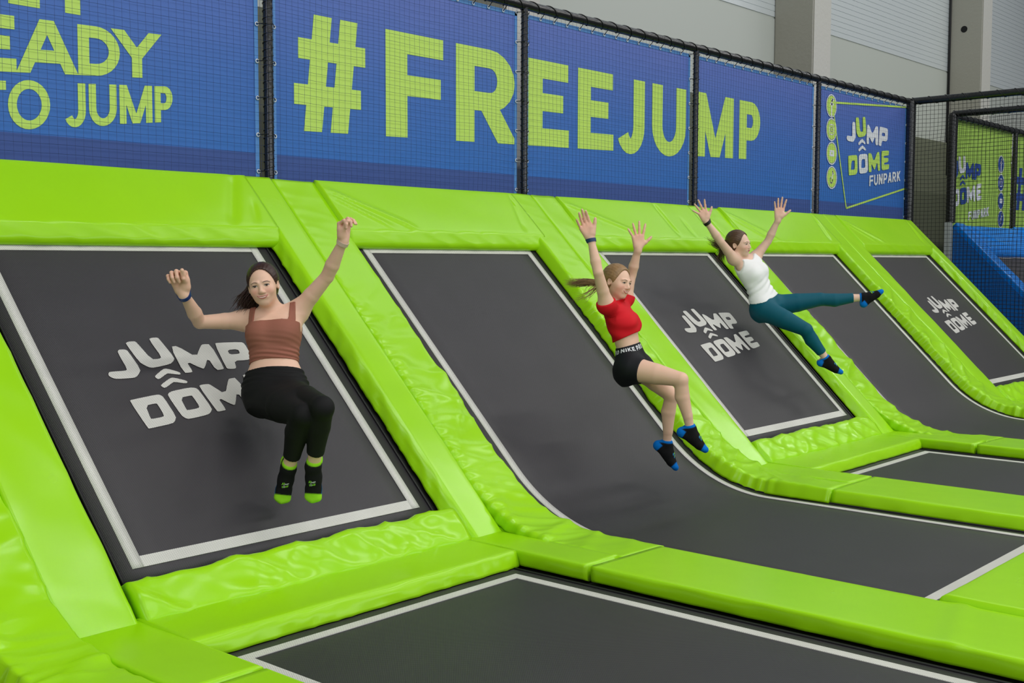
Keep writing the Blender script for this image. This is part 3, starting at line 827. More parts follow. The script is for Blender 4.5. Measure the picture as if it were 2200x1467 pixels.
# blue slope of the second court
X = 11.4
for c in (0,):
    t = trampoline('inclined_trampoline', 'dark inclined trampoline between blue pads behind the corner net', X+.05, plS, m=.415)
    gb = 'blue foam pads of the second court'
    pad('blue pad along the left side of the second court slope', yzpath(straight_path(2.50, -.33)), (1, 0, 0), [(X+.34, 0), (X+.30, .09), (X, .09), (X, 0)], wr_soft(.004), 70, BLUEV, gb)
    pad('blue pad along the top of the second court slope', [((x, YB, ZB), (0, -SZ, SY)) for x in np.arange(X+.31, X+5, .03)], (0, SY, SZ), [(1.915, .004), (1.925, .05), (2.0, .10), (2.46, .095), (2.46, 0), (1.97, 0)], wr_top([(.0, 2.42, .9, 2.02, .025, .014), (.1, 2.46, .6, 2.1, .02, .012), (2.1, 2.1, 2.2, 2.5, .06, .04)], X), 71, BLUEV, gb)
    pad('blue pad along the right side of the second court slope', yzpath(straight_path(2.50, -.33)), (1, 0, 0), [(X+S-.2, 0), (X+S-.2, .09), (X+S+.3, .09), (X+S+.3, 0)], wr_soft(.004), 72, BLUEV, gb)
    pad('blue pad along the foot of the second court slope', [((x, *slope(0)), (0, -SZ, SY)) for x in np.arange(X+.31, X+S-.2, .05)], (0, SY, SZ), [(-.09, 0), (-.09, H), (-.31, H), (-.31, 0)], wr_soft(.003), 73, BLUEV, gb)
    BV = material('blue_skirt_vinyl', srgb(0, 96, 178), .45)
    pts = [slope(2.48, .02), slope(-.3, .02), (-2.1, -.6), (-.05, -.6)]
    V = [(X-.012, y, z) for y, z in pts] + [(X+.004, y, z) for y, z in pts]
    o = mesh_obj('vinyl_skirt', V, [(0, 1, 2, 3), (7, 6, 5, 4)] + [(i, i+4, (i+1) % 4+4, (i+1) % 4) for i in range(4)], BV, None, False)
    tag(o, 'blue vinyl side wall under the blue slope behind the corner net', 'skirt')
    mb = MB(); mb.box((X, -2.6, -.6), (X+6, -2.15, .05)); tag(mb.build('foam_block', BLUEV), 'blue foam block at the foot of the second court slope', 'pad', gb)
# ================================================================== people
class Field:
    """signed distance field of smoothly joined tapered shapes"""
    def __init__(s): s.p = []
    def cone(s, a, b, ra, rb, k=.02): s.p.append(('c', np.array(a, float), np.array(b, float), ra, rb, k, 1)); return s
    def ell(s, c, M, r, k=.02, sub=False): s.p.append(('e', np.array(c, float), np.array(M, float), np.array(r, float), None, k, -1 if sub else 1)); return s
    def tor(s, base, axis, lat, fwd, L, prof, k=.02): s.p.append(('t', np.array(base, float), (np.array(axis, float), np.array(lat, float), np.array(fwd, float)), L, prof, k, 1)); return s
    def bounds(s, q, m):
        t = q[0]
        if t == 'c':
            lo = np.minimum(q[1]-q[3], q[2]-q[4]); hi = np.maximum(q[1]+q[3], q[2]+q[4])
        elif t == 'e':
            e = np.abs(q[2]).T @ q[3]; lo = q[1]-e; hi = q[1]+e
        else:
            ax, la, fw = q[2]; A = max(x[1] for x in q[4]); a, b = q[1], q[1]+ax*q[3]
            lo = np.minimum(a, b)-A; hi = np.maximum(a, b)+A
        return lo-m, hi+m
    def one(s, q, P):
        if q[0] == 'c':
            a, b = q[1], q[2]; ab = b-a; L2 = ab@ab+1e-12
            t = np.clip(((P-a)@ab)/L2, 0, 1)[:, None]
            return np.linalg.norm(P-a-t*ab, axis=1)-(q[3]+(q[4]-q[3])*t[:, 0])
        if q[0] == 'e':
            l = (P-q[1])@q[2].T; n = l/q[3]; k0 = np.linalg.norm(n, axis=1)+1e-9; k1 = np.linalg.norm(n/q[3], axis=1)+1e-9
            return k0*(k0-1)/k1
        ax, la, fw = q[2]; L = q[3]; d = P-q[1]; v = d@ax/L; u = d@la; w_ = d@fw
        pr = np.array(q[4]); vc = np.clip(v, 0, 1)
        A = np.interp(vc, pr[:, 0], pr[:, 1]); B = np.interp(vc, pr[:, 0], pr[:, 2]); C = np.interp(vc, pr[:, 0], pr[:, 3])
        w2 = w_-C; rad = np.sqrt(u*u+w2*w2)+1e-9; qq = np.sqrt((u/A)**2+(w2/B)**2)+1e-9
        side = rad-rad/qq; side = np.where(rad < 1e-4, -np.minimum(A, B), side)*.92
        cap = np.maximum(-v, v-1)*L
        return np.maximum(side, cap)
    @staticmethod
    def comb(d, e, k, sgn):
        if sgn > 0:
            h = np.maximum(k-np.abs(d-e), 0)/k; return np.minimum(d, e)-h*h*k*.25
        h = np.maximum(k-np.abs(d+e), 0)/k; return np.maximum(d, -e)+h*h*k*.25
    def ev(s, P):
        P = np.atleast_2d(np.asarray(P, float)); d = np.full(len(P), 1.0)
        for q in s.p: d = s.comb(d, s.one(q, P), q[5], q[6])
        return d
    def grid(s, h, pad=.03):
        los, his = zip(*[s.bounds(q, 0) for q in s.p if q[6] > 0])
        lo = np.min(los, axis=0)-pad; hi = np.max(his, axis=0)+pad
        n = np.ceil((hi-lo)/h).astype(int)+1
        F = np.full(n, 1.0, dtype=np.float32)
        for q in s.p:
            a, b = s.bounds(q, q[5]+.02)
            i0 = np.maximum(((a-lo)/h).astype(int), 0); i1 = np.minimum(((b-lo)/h).astype(int)+2, n)
            if np.any(i1 <= i0): continue
            g = np.stack(np.meshgrid(*[lo[k]+h*np.arange(i0[k], i1[k]) for k in range(3)], indexing='ij'), -1).reshape(-1, 3)
            sl = tuple(slice(i0[k], i1[k]) for k in range(3)); sh = F[sl].shape
            F[sl] = s.comb(F[sl].ravel().astype(float), s.one(q, g), q[5], q[6]).reshape(sh)
        return F, lo, h
    def normal(s, P, e=.002):
        P = np.atleast_2d(P); G = np.stack([s.ev(P+np.eye(3)[i]*e)-s.ev(P-np.eye(3)[i]*e) for i in range(3)], 1)
        return G/(np.linalg.norm(G, axis=1, keepdims=True)+1e-9)
    def snap(s, P, off=0.0, it=5):
        P = np.atleast_2d(np.array(P, float)).copy()
        for _ in range(it): P -= (s.ev(P)-off)[:, None]*s.normal(P)
        return P

def nets(F, lo, h):
    """surface nets: vertices and quads of the zero level"""
    S_ = F < 0; n = np.array(F.shape)
    c = np.zeros(n-1, dtype=np.int8)
    for i in (0, 1):
        for j in (0, 1):
            for k in (0, 1): c += S_[i:n[0]-1+i, j:n[1]-1+j, k:n[2]-1+k]
    act = np.argwhere((c > 0) & (c < 8)); idx = -np.ones(n-1, dtype=np.int64); idx[tuple(act.T)] = np.arange(len(act))
    acc = np.zeros((len(act), 3)); cnt = np.zeros(len(act))
    cs = [(i, j, k) for i in (0, 1) for j in (0, 1) for k in (0, 1)]
    for a in cs:
        for ax in range(3):
            if a[ax]: continue
            b = list(a); b[ax] = 1
            fa = F[tuple((act+a).T)].astype(float); fb = F[tuple((act+b).T)].astype(float); m = (fa < 0) != (fb < 0)
            t = np.where(m, fa/(fa-fb+1e-20), 0); p = np.repeat(np.array([a], float), len(act), 0); p[:, ax] += t
            acc += p*m[:, None]; cnt += m
    V = lo+h*(act+acc/cnt[:, None])
    Q = []
    for ax in range(3):
        u, v = (ax+1) % 3, (ax+2) % 3
        sl0 = [slice(1, n[i]-1) for i in range(3)]; sl1 = list(sl0); sl0[ax] = slice(0, n[ax]-1); sl1[ax] = slice(1, n[ax])
        A = S_[tuple(sl0)]; B = S_[tuple(sl1)]; off = np.array([1, 1, 1]); off[ax] = 0
        for flip, M in ((False, A & ~B), (True, ~A & B)):
            e = np.argwhere(M)+off
            if not len(e): continue
            du = np.eye(3, dtype=int)[u]; dv = np.eye(3, dtype=int)[v]
            q = np.stack([idx[tuple((e-du-dv).T)], idx[tuple((e-dv).T)], idx[tuple(e.T)], idx[tuple((e-du).T)]], 1)
            if flip: q = q[:, ::-1]
            Q.append(q)
    return V, np.concatenate(Q)

def np_mesh(name, V, Q, mat, parent, cols=None):
    me = bpy.data.meshes.new(name)
    me.vertices.add(len(V)); me.vertices.foreach_set('co', np.asarray(V, np.float32).ravel())
    me.loops.add(Q.size); me.loops.foreach_set('vertex_index', Q.astype(np.int32).ravel())
    me.polygons.add(len(Q)); me.polygons.foreach_set('loop_start', np.arange(0, Q.size, 4, dtype=np.int32))
    me.polygons.foreach_set('use_smooth', np.ones(len(Q), bool))
    if cols is not None:
        a = me.color_attributes.new('tint', 'FLOAT_COLOR', 'POINT')
        a.data.foreach_set('color', np.concatenate([cols, np.ones((len(cols), 1))], 1).astype(np.float32).ravel())
    me.materials.append(mat); me.update(calc_edges=True); me.validate()
    o = bpy.data.objects.new(name, me); return link(o, parent)

def clean(V, Q, keep=None):
    """drop tiny loose pieces"""
    n = len(V); lab = np.arange(n)
    E = np.concatenate([Q[:, [0, 1]], Q[:, [1, 2]], Q[:, [2, 3]], Q[:, [3, 0]]])
    for _ in range(400):
        old = lab.copy(); m = np.minimum(lab[E[:, 0]], lab[E[:, 1]])
        np.minimum.at(lab, lab[E[:, 0]], m); np.minimum.at(lab, lab[E[:, 1]], m)
        for _k in range(3): lab = lab[lab]
        if (lab == old).all(): break
    u, c = np.unique(lab, return_counts=True)
    ok = set(u[c > max(40, .03*c.max())]) if keep is None else set(u[np.argsort(c)[-keep:]])
    mask = np.isin(lab, list(ok)); q = Q[mask[Q[:, 0]]]; new = np.cumsum(mask)-1
    return V[mask], new[q]

def tinted(name, rough, sss=0, spec=.4, bump=None):
    m = material(name, (.5, .5, .5, 1), rough, spec, bump=bump, sss=sss)
    a = m.node_tree.nodes.new('ShaderNodeVertexColor'); a.layer_name = 'tint'
    m.node_tree.links.new(a.outputs['Color'], m.node_tree.nodes['Principled BSDF'].inputs['Base Color']); return m
SKIN = tinted('skin', .5, .12)
SOCK = tinted('knit_sock', .85, 0, .15, bump=(400, .4, .002))
def knit(name, col, rough=.8, bump=(260, .25, .002)): return material(name, col, rough, .2, bump=bump)

def unit(v): v = np.array(v, float); return v/np.linalg.norm(v)
r_, u_, t_ = np.array(CR), np.array(CU), -np.array(CF)      # right, up, towards the viewer
def dirv(a, b, c): return unit(a*r_+b*u_+c*t_)
def A3(px, py, d): return np.array(at(px, py, d))

def hand(Fd, wrist, d, nrm, side, curl, spread, sc=1.0, thumb=(.55, .85, .15), thumb_len=1.0):
    """palm, four fingers with two bends each, thumb from the side of the palm base"""
    d = unit(d); nrm = np.array(nrm, float); nrm = unit(nrm-d*(nrm@d)); lat = np.cross(d, nrm)*side
    w_ = np.array(wrist, float); kn = []
    Fd.cone(w_-d*.012*sc, w_+d*.02*sc, .024*sc, .024*sc, .02)
    for i, (l, ln) in enumerate(((.033, .083), (.011, .088), (-.011, .084), (-.031, .075))):
        k = w_+d*ln*sc+lat*l*sc; kn.append(k)
        Fd.cone(w_+d*.018*sc+lat*l*.6*sc, k, .0155*sc, .0125*sc, .014)
    Fd.cone(w_+d*.03*sc+lat*.018*sc+nrm*.008*sc, w_+d*.052*sc+lat*.030*sc+nrm*.008*sc, .018*sc, .015*sc, .015)
    for i, k in enumerate(kn):
        sp = spread[i]; cu = curl[i]; dd = unit(d*math.cos(sp)+lat*math.sin(sp)); L = (.042, .047, .043, .034)[i]; R = (.0098, .0100, .0096, .0086)[i]
        a = 0; p = k
        for j, (f, rr) in enumerate(((1.0, 1.0), (.62, .9), (.50, .8))):
            a += cu*(1.0, 1.05, .75)[j]; q = p+(dd*math.cos(a)+nrm*math.sin(a))*L*f*sc
            Fd.cone(p, q, R*rr*sc, R*(rr-.08)*sc, .005); p = q
    tb = w_+d*.026*sc+lat*.022*sc+nrm*.006*sc; th = unit(d*thumb[0]+lat*thumb[1]+nrm*thumb[2])
    p1 = tb+th*.034*sc*thumb_len; th2 = unit(th+d*.35+nrm*thumb[2]*.6); p2 = p1+th2*.032*sc*thumb_len; p3 = p2+unit(th2+d*.1)*.024*sc*thumb_len
    Fd.cone(tb, p1, .0165*sc, .0125*sc, .014).cone(p1, p2, .0118*sc, .0105*sc, .006).cone(p2, p3, .0108*sc, .0088*sc, .005)

def foot(Fd, ank, toe, sole, sc=1.0):
    toe = unit(toe); sole = unit(np.array(sole)-toe*(np.array(sole)@toe)); a = np.array(ank, float); lat = np.cross(toe, sole)
    heel = a-toe*.038*sc+sole*.042*sc; ball = a+toe*.105*sc+sole*.050*sc; tip = a+toe*.158*sc+sole*.056*sc
    Fd.cone(a-sole*.01*sc, heel, .030*sc, .027*sc, .012).cone(a-sole*.004*sc, a+toe*.06*sc+sole*.03*sc, .031*sc, .029*sc, .02).cone(heel, ball, .027*sc, .022*sc, .02)
    Fd.cone(a+toe*.05*sc+sole*.028*sc, ball, .032*sc, .024*sc, .025)
    for l, r in ((.020, .0175), (-.004, .017), (-.024, .0145)):
        Fd.cone(ball+lat*l*.8*sc, tip+lat*l*sc-toe*abs(l)*.5, (r+.003)*sc, r*sc, .014)
    return dict(a=a, toe=toe, sole=sole, lat=lat, heel=heel, ball=ball, tip=tip, sc=sc)

def head(Fd, c, fwd, up, sc, neck):
    fwd = unit(fwd); up = unit(np.array(up)-fwd*(np.array(up)@fwd)); rt = np.cross(up, fwd); M = np.array([rt, up, fwd])
    g = lambda x, y, z: np.array(c)+(rt*x+up*y+fwd*z)*sc
    E = lambda x, y, z, r, k, sub=False: Fd.ell(g(x, y, z), M, np.array(r)*sc, k*sc, sub)
    E(0, .030, -.022, (.0735, .084, .093), .02); E(0, -.012, .022, (.0635, .082, .066), .03)
    E(0, -.060, .030, (.047, .042, .048), .03); E(0, -.088, .060, (.022, .016, .018), .025)
    for s in (-1, 1):
        E(s*.036, -.026, .058, (.024, .022, .022), .025)
        E(s*.031, .002, .098, (.015, .0095, .016), .012, True)
        E(s*.031, .001, .0715, (.0135, .0105, .0125), .006)
        Fd.cone(g(s*.014, .020, .086), g(s*.044, .019, .074), .006*sc, .0055*sc, .014*sc)
        E(s*.0745, -.006, -.012, (.0085, .028, .016), .006); E(s*.079, -.006, -.006, (.006, .016, .008), .004, True)
        E(s*.011, -.033, .093, (.0075, .006, .008), .006)
    Fd.cone(g(0, .008, .084), g(0, -.026, .101), .0065*sc, .0095*sc, .012*sc)
    E(0, -.031, .094, (.010, .007, .010), .008)
    Fd.cone(g(-.020, -.057, .079), g(.020, -.057, .079), .0075*sc, .0075*sc, .014*sc)
    Fd.cone(g(0, -.055, -.018), neck, .047*sc, .050*sc, .03)
    return dict(g=g, M=M, rt=rt, up=up, fwd=fwd, c=np.array(c, float), sc=sc)

def front(Fd, hd, x, y, off=.0):
    """points of the face surface seen along its forward axis"""
    g = hd['g']; z = np.linspace(.02, .13, 120)
    P = np.array([g(x, y, a) for a in z]); d = Fd.ev(P)
    i = np.where(d < 0)[0]
    zz = z[i[-1]] if len(i) else .08
    return g(x, y, zz+off)

def face_parts(Fd, hd, root, body, iris, brow, lip, smile=0, teeth=True, closed=.0, lash=(.03, .02, .015, 1)):
    sc = hd['sc']; n = Vector(hd['fwd'])
    WE = material('eye_white', srgb(224, 216, 208), .3); IR = material('iris', iris, .2); LA = material('eyelash', lash, .6); BR = material('brow_hair', brow, .8); LI = material('lips', lip, .4); TE = material('teeth', srgb(235, 228, 215), .3)
    for s in (-1, 1):
        cx, cy = s*.031, .0015; hgt = .0064*(1-closed)
        top_ = [(cx-.0135*math.cos(t), cy+hgt*math.sin(t)*1.05) for t in np.linspace(0, math.pi, 9)]
        bot = [(cx+.0135*math.cos(t), cy-hgt*.75*math.sin(t)) for t in np.linspace(0, math.pi, 9)][1:-1]
        ring = [front(Fd, hd, x, y, .0012) for x, y in top_+bot]; cen = front(Fd, hd, cx, cy, .0022)
        e = mesh_obj('eye', [cen]+ring, [(0, i+1, (i+1) % len(ring)+1) for i in range(len(ring))], WE, root)
        k = 14; rr = .0064
        pts = [(cx+rr*math.cos(a), max(cy-hgt*.75, min(cy+hgt*.95, cy+rr*math.sin(a)))) for a in [2*math.pi*i/k for i in range(k)]]
        mesh_obj('iris', [front(Fd, hd, cx, cy, .0034)]+[front(Fd, hd, x, y, .0026) for x, y in pts], [(0, i+1, (i+1) % k+1) for i in range(k)], IR, e)
        lb = MB(); lb.tube([front(Fd, hd, x, y, .002) for x, y in top_], .0014*sc, 6, rfun=lambda q: .5+math.sin(q*math.pi)); lb.build('eyelashes', LA, e, True)
        bb = MB(); bb.tube([front(Fd, hd, s*(.013+.036*t), .0185+.0055*math.sin(t*2.6)-.0045*t*t, .0006) for t in np.linspace(0, 1, 9)], .0017*sc, 6, rfun=lambda q: .3+.8*math.sin(min(1, q*1.0+.12)*math.pi*.9)); bb.build('eyebrow', BR, root, True)
    for nm, dy, r0 in (('upper_lip', .0022, .0030), ('lower_lip', -.0052, .0036)):
        lb = MB(); P = []
        for t in np.linspace(-1, 1, 13):
            y = -.0555+dy*(1-t*t)+smile*.011*t*t*abs(t)**.3; P.append(front(Fd, hd, t*(.0205+smile*.0105), y-(.003*smile if dy < 0 else 0)*(1-t*t), .0004))
        lb.tube(P, r0*sc, 7, rfun=lambda q: .4+.6*math.sin(q*math.pi)); lb.build(nm, LI, root, True)
    if teeth:
        lb = MB(); P = []
        for t in np.linspace(-.82, .82, 11): P.append(front(Fd, hd, t*(.018+smile*.0105), -.0575+smile*.011*t*t*abs(t)**.3, .0006))
        lb.tube(P, .0026*sc, 6, rfun=lambda q: .4+.7*math.sin(q*math.pi)); lb.build('teeth', TE, root, True)

def hair_cap(Fd, hd, mat, root, h=.004, thick=.010, hairline=1.0):
    F2 = Field(); sc = hd['sc']; g = hd['g']; M = hd['M']
    F2.ell(g(0, .031, -.024), M, np.array((.0745+thick, .084+thick, .094+thick))*sc, .02)
    F2.ell(g(0, -.03, -.045), M, np.array((.064, .06, .06))*sc, .03)
    F2.ell(g(0, -.026, .064), M, np.array((.0725, .1150*hairline, .080))*sc, .008, True)
    F2.ell(g(0, -.12, .0), M, np.array((.09, .075, .10))*sc, .01, True)
    F, lo, hh = F2.grid(h)
    X = np.stack(np.meshgrid(*[lo[k]+hh*np.arange(F.shape[k]) for k in range(3)], indexing='ij'), -1)-hd['c']
    a = X@hd['rt']/sc; b = X@hd['up']/sc; c_ = X@hd['fwd']/sc
    for s in (-1, 1):                                       # cut around the ears
        F = np.maximum(F, .022-np.sqrt((a-s*.08)**2+((b+.008)*1.0)**2+((c_+.008))**2)).astype(np.float32)
    ang = np.arctan2(a, b+.03); F = F+(.0006*np.sin(ang*46+c_*30)).astype(np.float32)
    V, Q = nets(F, lo, hh); V, Q = clean(V, Q, 1)
    return np_mesh('hair', V, Q, mat, root)

def strands(name, root, mat, starts, path, n, r, spread, seed, jit=.01, taper=True, seg=9):
    """bundle of hair locks following a path and fanning out"""
    rnd = random.Random(seed); mb = MB(); path = [Vector(p) for p in path]
    for i in range(n):
        off = Vector([rnd.gauss(0, 1) for _ in range(3)]).normalized()*rnd.random()**.5; L = rnd.uniform(.62, 1.0); ph = rnd.random()*6
        pts = []
        for k in range(seg+1):
            t = k/seg*L*(len(path)-1); a = min(int(t), len(path)-2); f = t-a
            p = path[a].lerp(path[a+1], f); q = k/seg
            w_ = starts+(spread-starts)*q**1.3
            pts.append(p+off*w_+Vector((math.sin(q*7+ph), math.cos(q*6+ph*2), math.sin(q*5+ph*3)))*jit*q)
        mb.tube(pts, r*rnd.uniform(.7, 1.3), 5, rfun=lambda q: max(.12, 1-q**2) if taper else 1)
    return mb.build(name, mat, root, True)

def hairmat(name, c1, c2):
    m = material(name, c1, .42, .4); N = m.node_tree.nodes; L = m.node_tree.links
    tc = N.new('ShaderNodeTexCoord'); n = N.new('ShaderNodeTexNoise'); n.inputs['Scale'].default_value = 60; n.inputs['Detail'].default_value = 2
    L.new(tc.outputs['Object'], n.inputs['Vector']); mx = N.new('ShaderNodeMix'); mx.data_type = 'RGBA'
    L.new(n.outputs['Fac'], mx.inputs['Factor']); mx.inputs['A'].default_value = c1; mx.inputs['B'].default_value = c2
    L.new(mx.outputs['Result'], N['Principled BSDF'].inputs['Base Color']); return m

def cloth(name, F, lo, h, mat, root, off, region, keep=None, fold=None):
    """garment: the body surface moved out by off, kept where region < 0"""
    m = F < off+.03; ii = np.argwhere(m); a = ii.min(0); b = ii.max(0)+1
    sub = F[a[0]:b[0], a[1]:b[1], a[2]:b[2]]; l2 = lo+h*a
    near = sub < off+.02; X = l2+h*np.argwhere(near)
    G = (sub-off).astype(np.float32); R = np.full(sub.shape, -1.0, np.float32)
    R[near] = region(X)
    if fold is not None: G[near] -= fold(X)
    G = np.maximum(G, R).astype(np.float32)
    ii = np.argwhere(G < 0); a2 = np.maximum(ii.min(0)-2, 0); b2 = ii.max(0)+3
    V, Q = nets(G[a2[0]:b2[0], a2[1]:b2[1], a2[2]:b2[2]], l2+h*a2, h); V, Q = clean(V, Q, keep)
    return V, Q

def below(P, c, ax): return (P-c)@ax             # <0 on the near side
def band(name, Fd, c, ax, wd, off, mat, root, R=.05):
    """bracelet following the wrist surface"""
    ax = unit(ax); a = unit(np.cross(ax, [.3, .5, .8])); b = np.cross(ax, a); n = 28; V = []
    for k, (s, o) in enumerate(((-1, 0), (-1, 1), (1, 1), (1, 0))):
        for i in range(n):
            t = 2*math.pi*i/n; d = a*math.cos(t)+b*math.sin(t); rr = np.linspace(.005, R, 60)
            P = c+ax*s*wd/2+d*rr[:, None]; e = Fd.ev(P); j = np.where(e < 0)[0]; r0 = rr[j[-1]] if len(j) else .03
            V.append(c+ax*s*wd/2+d*(r0+(off if o else -.001)))
    Fc = [(k*n+i, k*n+(i+1) % n, ((k+1) % 4)*n+(i+1) % n, ((k+1) % 4)*n+i) for k in range(4) for i in range(n)]
    return mesh_obj(name, V, Fc, mat, root, False)

def sock_mesh(Fb, lo, h, ft, knee, root, base, trim, cufft=.055, off=.0045):
    a, toe, sole, sc = ft['a'], ft['toe'], ft['sole'], ft['sc']; sh = unit(np.array(knee)-a)
    def reg(P):
        d = (P-a)@sh-cufft; q0 = a+sh*.06; e = np.full(len(P), 1.0)
        for s0, s1 in ((q0, ft['heel']), (a, ft['tip']), (ft['heel'], ft['ball'])):
            ab = s1-s0; t = np.clip((P-s0)@ab/(ab@ab), 0, 1)[:, None]; e = np.minimum(e, np.linalg.norm(P-s0-t*ab, axis=1)-.058)
        return np.maximum(d, e)
    V, Q = cloth('sock', Fb, lo, h, None, root, off, reg, 1)
    d = (V-a)@sh; tt = (V-a)@toe/sc; ss = (V-a)@sole/sc
    col = np.tile(np.array(base[:3]), (len(V), 1))
    sm = lambda x: np.clip(x/.005+.5, 0, 1)
    if len(base) > 4:
        k = sm(ss-.045)[:, None]; col = col*(1-k)+np.array(base[4])*k
    k = np.maximum(np.maximum(sm(d-cufft+.013), sm(tt-.130)), np.minimum(sm(-.020-tt), sm(ss-.022)))[:, None]
    col = col*(1-k)+np.array(trim[:3])*k
    return np_mesh('sock', V, Q, SOCK, root, col)

def decal(name, Fd, groups, mp, mat, parent, off):
    """print laid on the body surface"""
    o = flat_print(name, groups, lambda x, y: tuple(mp(x, y)), mat, parent)
    me = o.data; n = len(me.vertices); V = np.empty(n*3, np.float32); me.vertices.foreach_get('co', V)
    V = Fd.snap(V.reshape(-1, 3), off, 4); me.vertices.foreach_set('co', V.astype(np.float32).ravel()); me.update(); return o
def sock_logo(Fd, ft, parent, c1, c2, off, w_=.045, cen=.075):
    a, toe, sole, lat, sc = ft['a'], ft['toe'], ft['sole'], ft['lat'], ft['sc']
    nv = unit(-sole*.55+t_); nv = unit(nv-toe*(nv@toe)); lat = np.cross(toe, nv)
    def mk(sg):
        def mp(x, y):
            u = (x-LB[0])/(LB[1]-LB[0])-.5; v = (y-LB[2])/(LB[3]-LB[2])-.5
            return a+sole*.012*sc+toe*(cen-v*.038)*sc+nv*.03*sc+lat*u*w_*sg*sc
        return mp
    sg = 1 if np.dot(lat, r_) > 0 else -1
    decal('logo', Fd, [LOGO[k] for k in ('J', 'U', 'D', 'N', 'E')], mk(sg), c1, parent, off)
    decal('logo', Fd, [LOGO[k] for k in ('M', 'P', 'O', 'C1', 'C2')], mk(sg), c2, parent, off)

PROF = lambda k=1.0, hip=1.0: [(0, .10*k*hip, .085*k, .0), (.08, .150*k*hip, .108*k, -.004), (.2, .166*k*hip, .112*k, -.006), (.32, .146*k, .098*k, .0), (.43, .122*k, .084*k, .004), (.55, .126*k, .088*k, .006),
                               (.68, .141*k, .098*k, .006), (.80, .150*k, .096*k, .0), (.90, .142*k, .078*k, -.006), (.97, .095*k, .056*k, -.008), (1.0, .06*k, .045*k, -.008)]

def person(name, label, P):
    """P: joints and sizes; returns everything needed to dress the figure"""
    Fd = Field(); g = P['girth']
    base, neck = np.array(P['crotch']), np.array(P['neck']); ax = unit(neck-base); L = np.linalg.norm(neck-base)
    lat = unit(P['lat']-ax*(np.array(P['lat'])@ax)); fw = unit(np.cross(lat, ax)); fw = fw if fw@np.array(P['fwd']) > 0 else -fw
    Fd.tor(base, ax, lat, fw, L, PROF(g, P.get('hip', 1)), .03)
    q = lambda u, v, w_: base+lat*u+ax*v*L+fw*w_
    for s in (-1, 1):
        Fd.ell(q(s*.062*g, .705, .070*g), np.array([lat, ax, fw]), np.array((.060, .058, .052))*g*P.get('bust', 1), .05)
        Fd.ell(q(s*.07*g, .09, -.055*g), np.array([lat, ax, fw]), np.array((.075, .085, .075))*g, .05)
    for s_, (sh, el, wr) in P['arms'].items():
        a = P.get('arm', 1)
        Fd.cone(q((1 if s_ == 'b' else -1)*.075, .93, -.005), sh, .048*a, .050*a, .05)
        Fd.cone(sh, np.array(sh)*.55+np.array(el)*.45, .052*a, .044*a, .045).cone(np.array(sh)*.55+np.array(el)*.45, el, .044*a, .0355*a, .006)
        m = np.array(el)*.68+np.array(wr)*.32
        Fd.cone(el, m, .0355*a, .0385*a, .008).cone(m, wr, .0385*a, .0225*a, .006)
    for s_, (hp, kn, an) in P['legs'].items():
        t = P.get('leg', 1); hp, kn, an = map(np.array, (hp, kn, an)); mid = hp*.5+kn*.5
        Fd.cone(hp, mid, .094*t, .078*t, .06).cone(mid, kn, .078*t, .054*t, .006)
        d = unit(an-kn); th = unit(kn-hp); back = -unit(np.cross(np.cross(d, th), d)) if np.linalg.norm(np.cross(d, th)) > .05 else -fw
        cf = kn+(an-kn)*.32+back*(-.010)
        if (back@th) > 0: back = -back
        cf = kn+(an-kn)*.33+back*.012
        Fd.cone(kn, cf, .050*t, .0545*t, .012).cone(cf, kn+(an-kn)*.72, .0545*t, .037*t, .006).cone(kn+(an-kn)*.7, an, .037*t, .030*t, .006)
    for h_ in P['hands']: hand(Fd, **h_)
    ft = [foot(Fd, **f_) for f_ in P['feet']]
    hd = head(Fd, P['head'], P['face'], P['head_up'], P['hsc'], q(0, .97, -.012))
    root = thing(name, label, 'person', tuple(base))
    F, lo, h = Fd.grid(P['h'])
    V, Q = nets(F, lo, h); V, Q = clean(V, Q, 1)
    tone = np.array(P['tone'][:3]); col = np.tile(tone, (len(V), 1))
    X = V-hd['c']; a = X@hd['rt']/hd['sc']; b = X@hd['up']/hd['sc']; c = X@hd['fwd']/hd['sc']
    for s in (-1, 1):
        w_ = np.exp(-(((a-s*.038)/.02)**2+((b+.028)/.018)**2))*(c > .03)*(np.abs(c) < .13)*(np.abs(b) < .12)
        col = col*(1-w_[:, None]*.22*np.array([0, 1, .9]))
    for hn in P['hands']:
        w_ = np.exp(-(np.linalg.norm(V-(np.array(hn['wrist'])+unit(hn['d'])*.10), axis=1)/.07)**2)[:, None]; col = col*(1-w_*np.array([.0, .16, .18]))
    np_mesh('body', V, Q, SKIN, root, col)
    return dict(F=F, lo=lo, h=h, Fd=Fd, root=root, q=q, base=base, ax=ax, lat=lat, fw=fw, L=L, ft=ft, hd=hd, P=P)
def tv(B, X): d = X-B['base']; return d@B['lat'], d@B['ax']/B['L'], d@B['fw']
def leg_dist(B, X, upto=1.0, R=.16):
    """distance-like value: <0 inside a sleeve round the legs down to a fraction of the shins"""
    out = np.full(len(X), 1.0)
    for hp, kn, an in B['P']['legs'].values():
        hp, kn, an = map(np.array, (hp, kn, an))
        for a, b in ((hp, kn), (kn, kn+(an-kn)*upto)):
            ab = b-a; L = np.linalg.norm(ab); u = ab/L; t = np.clip((X-a)@u, 0, L); d = np.linalg.norm(X-a-t[:, None]*u, axis=1)-(R if a is hp else np.interp(t/L, [0, .5, 1], [.10, .075, .055]))
            e = np.maximum(d, (X-b)@u) if (a is kn) else d
            out = np.minimum(out, e)
    return out

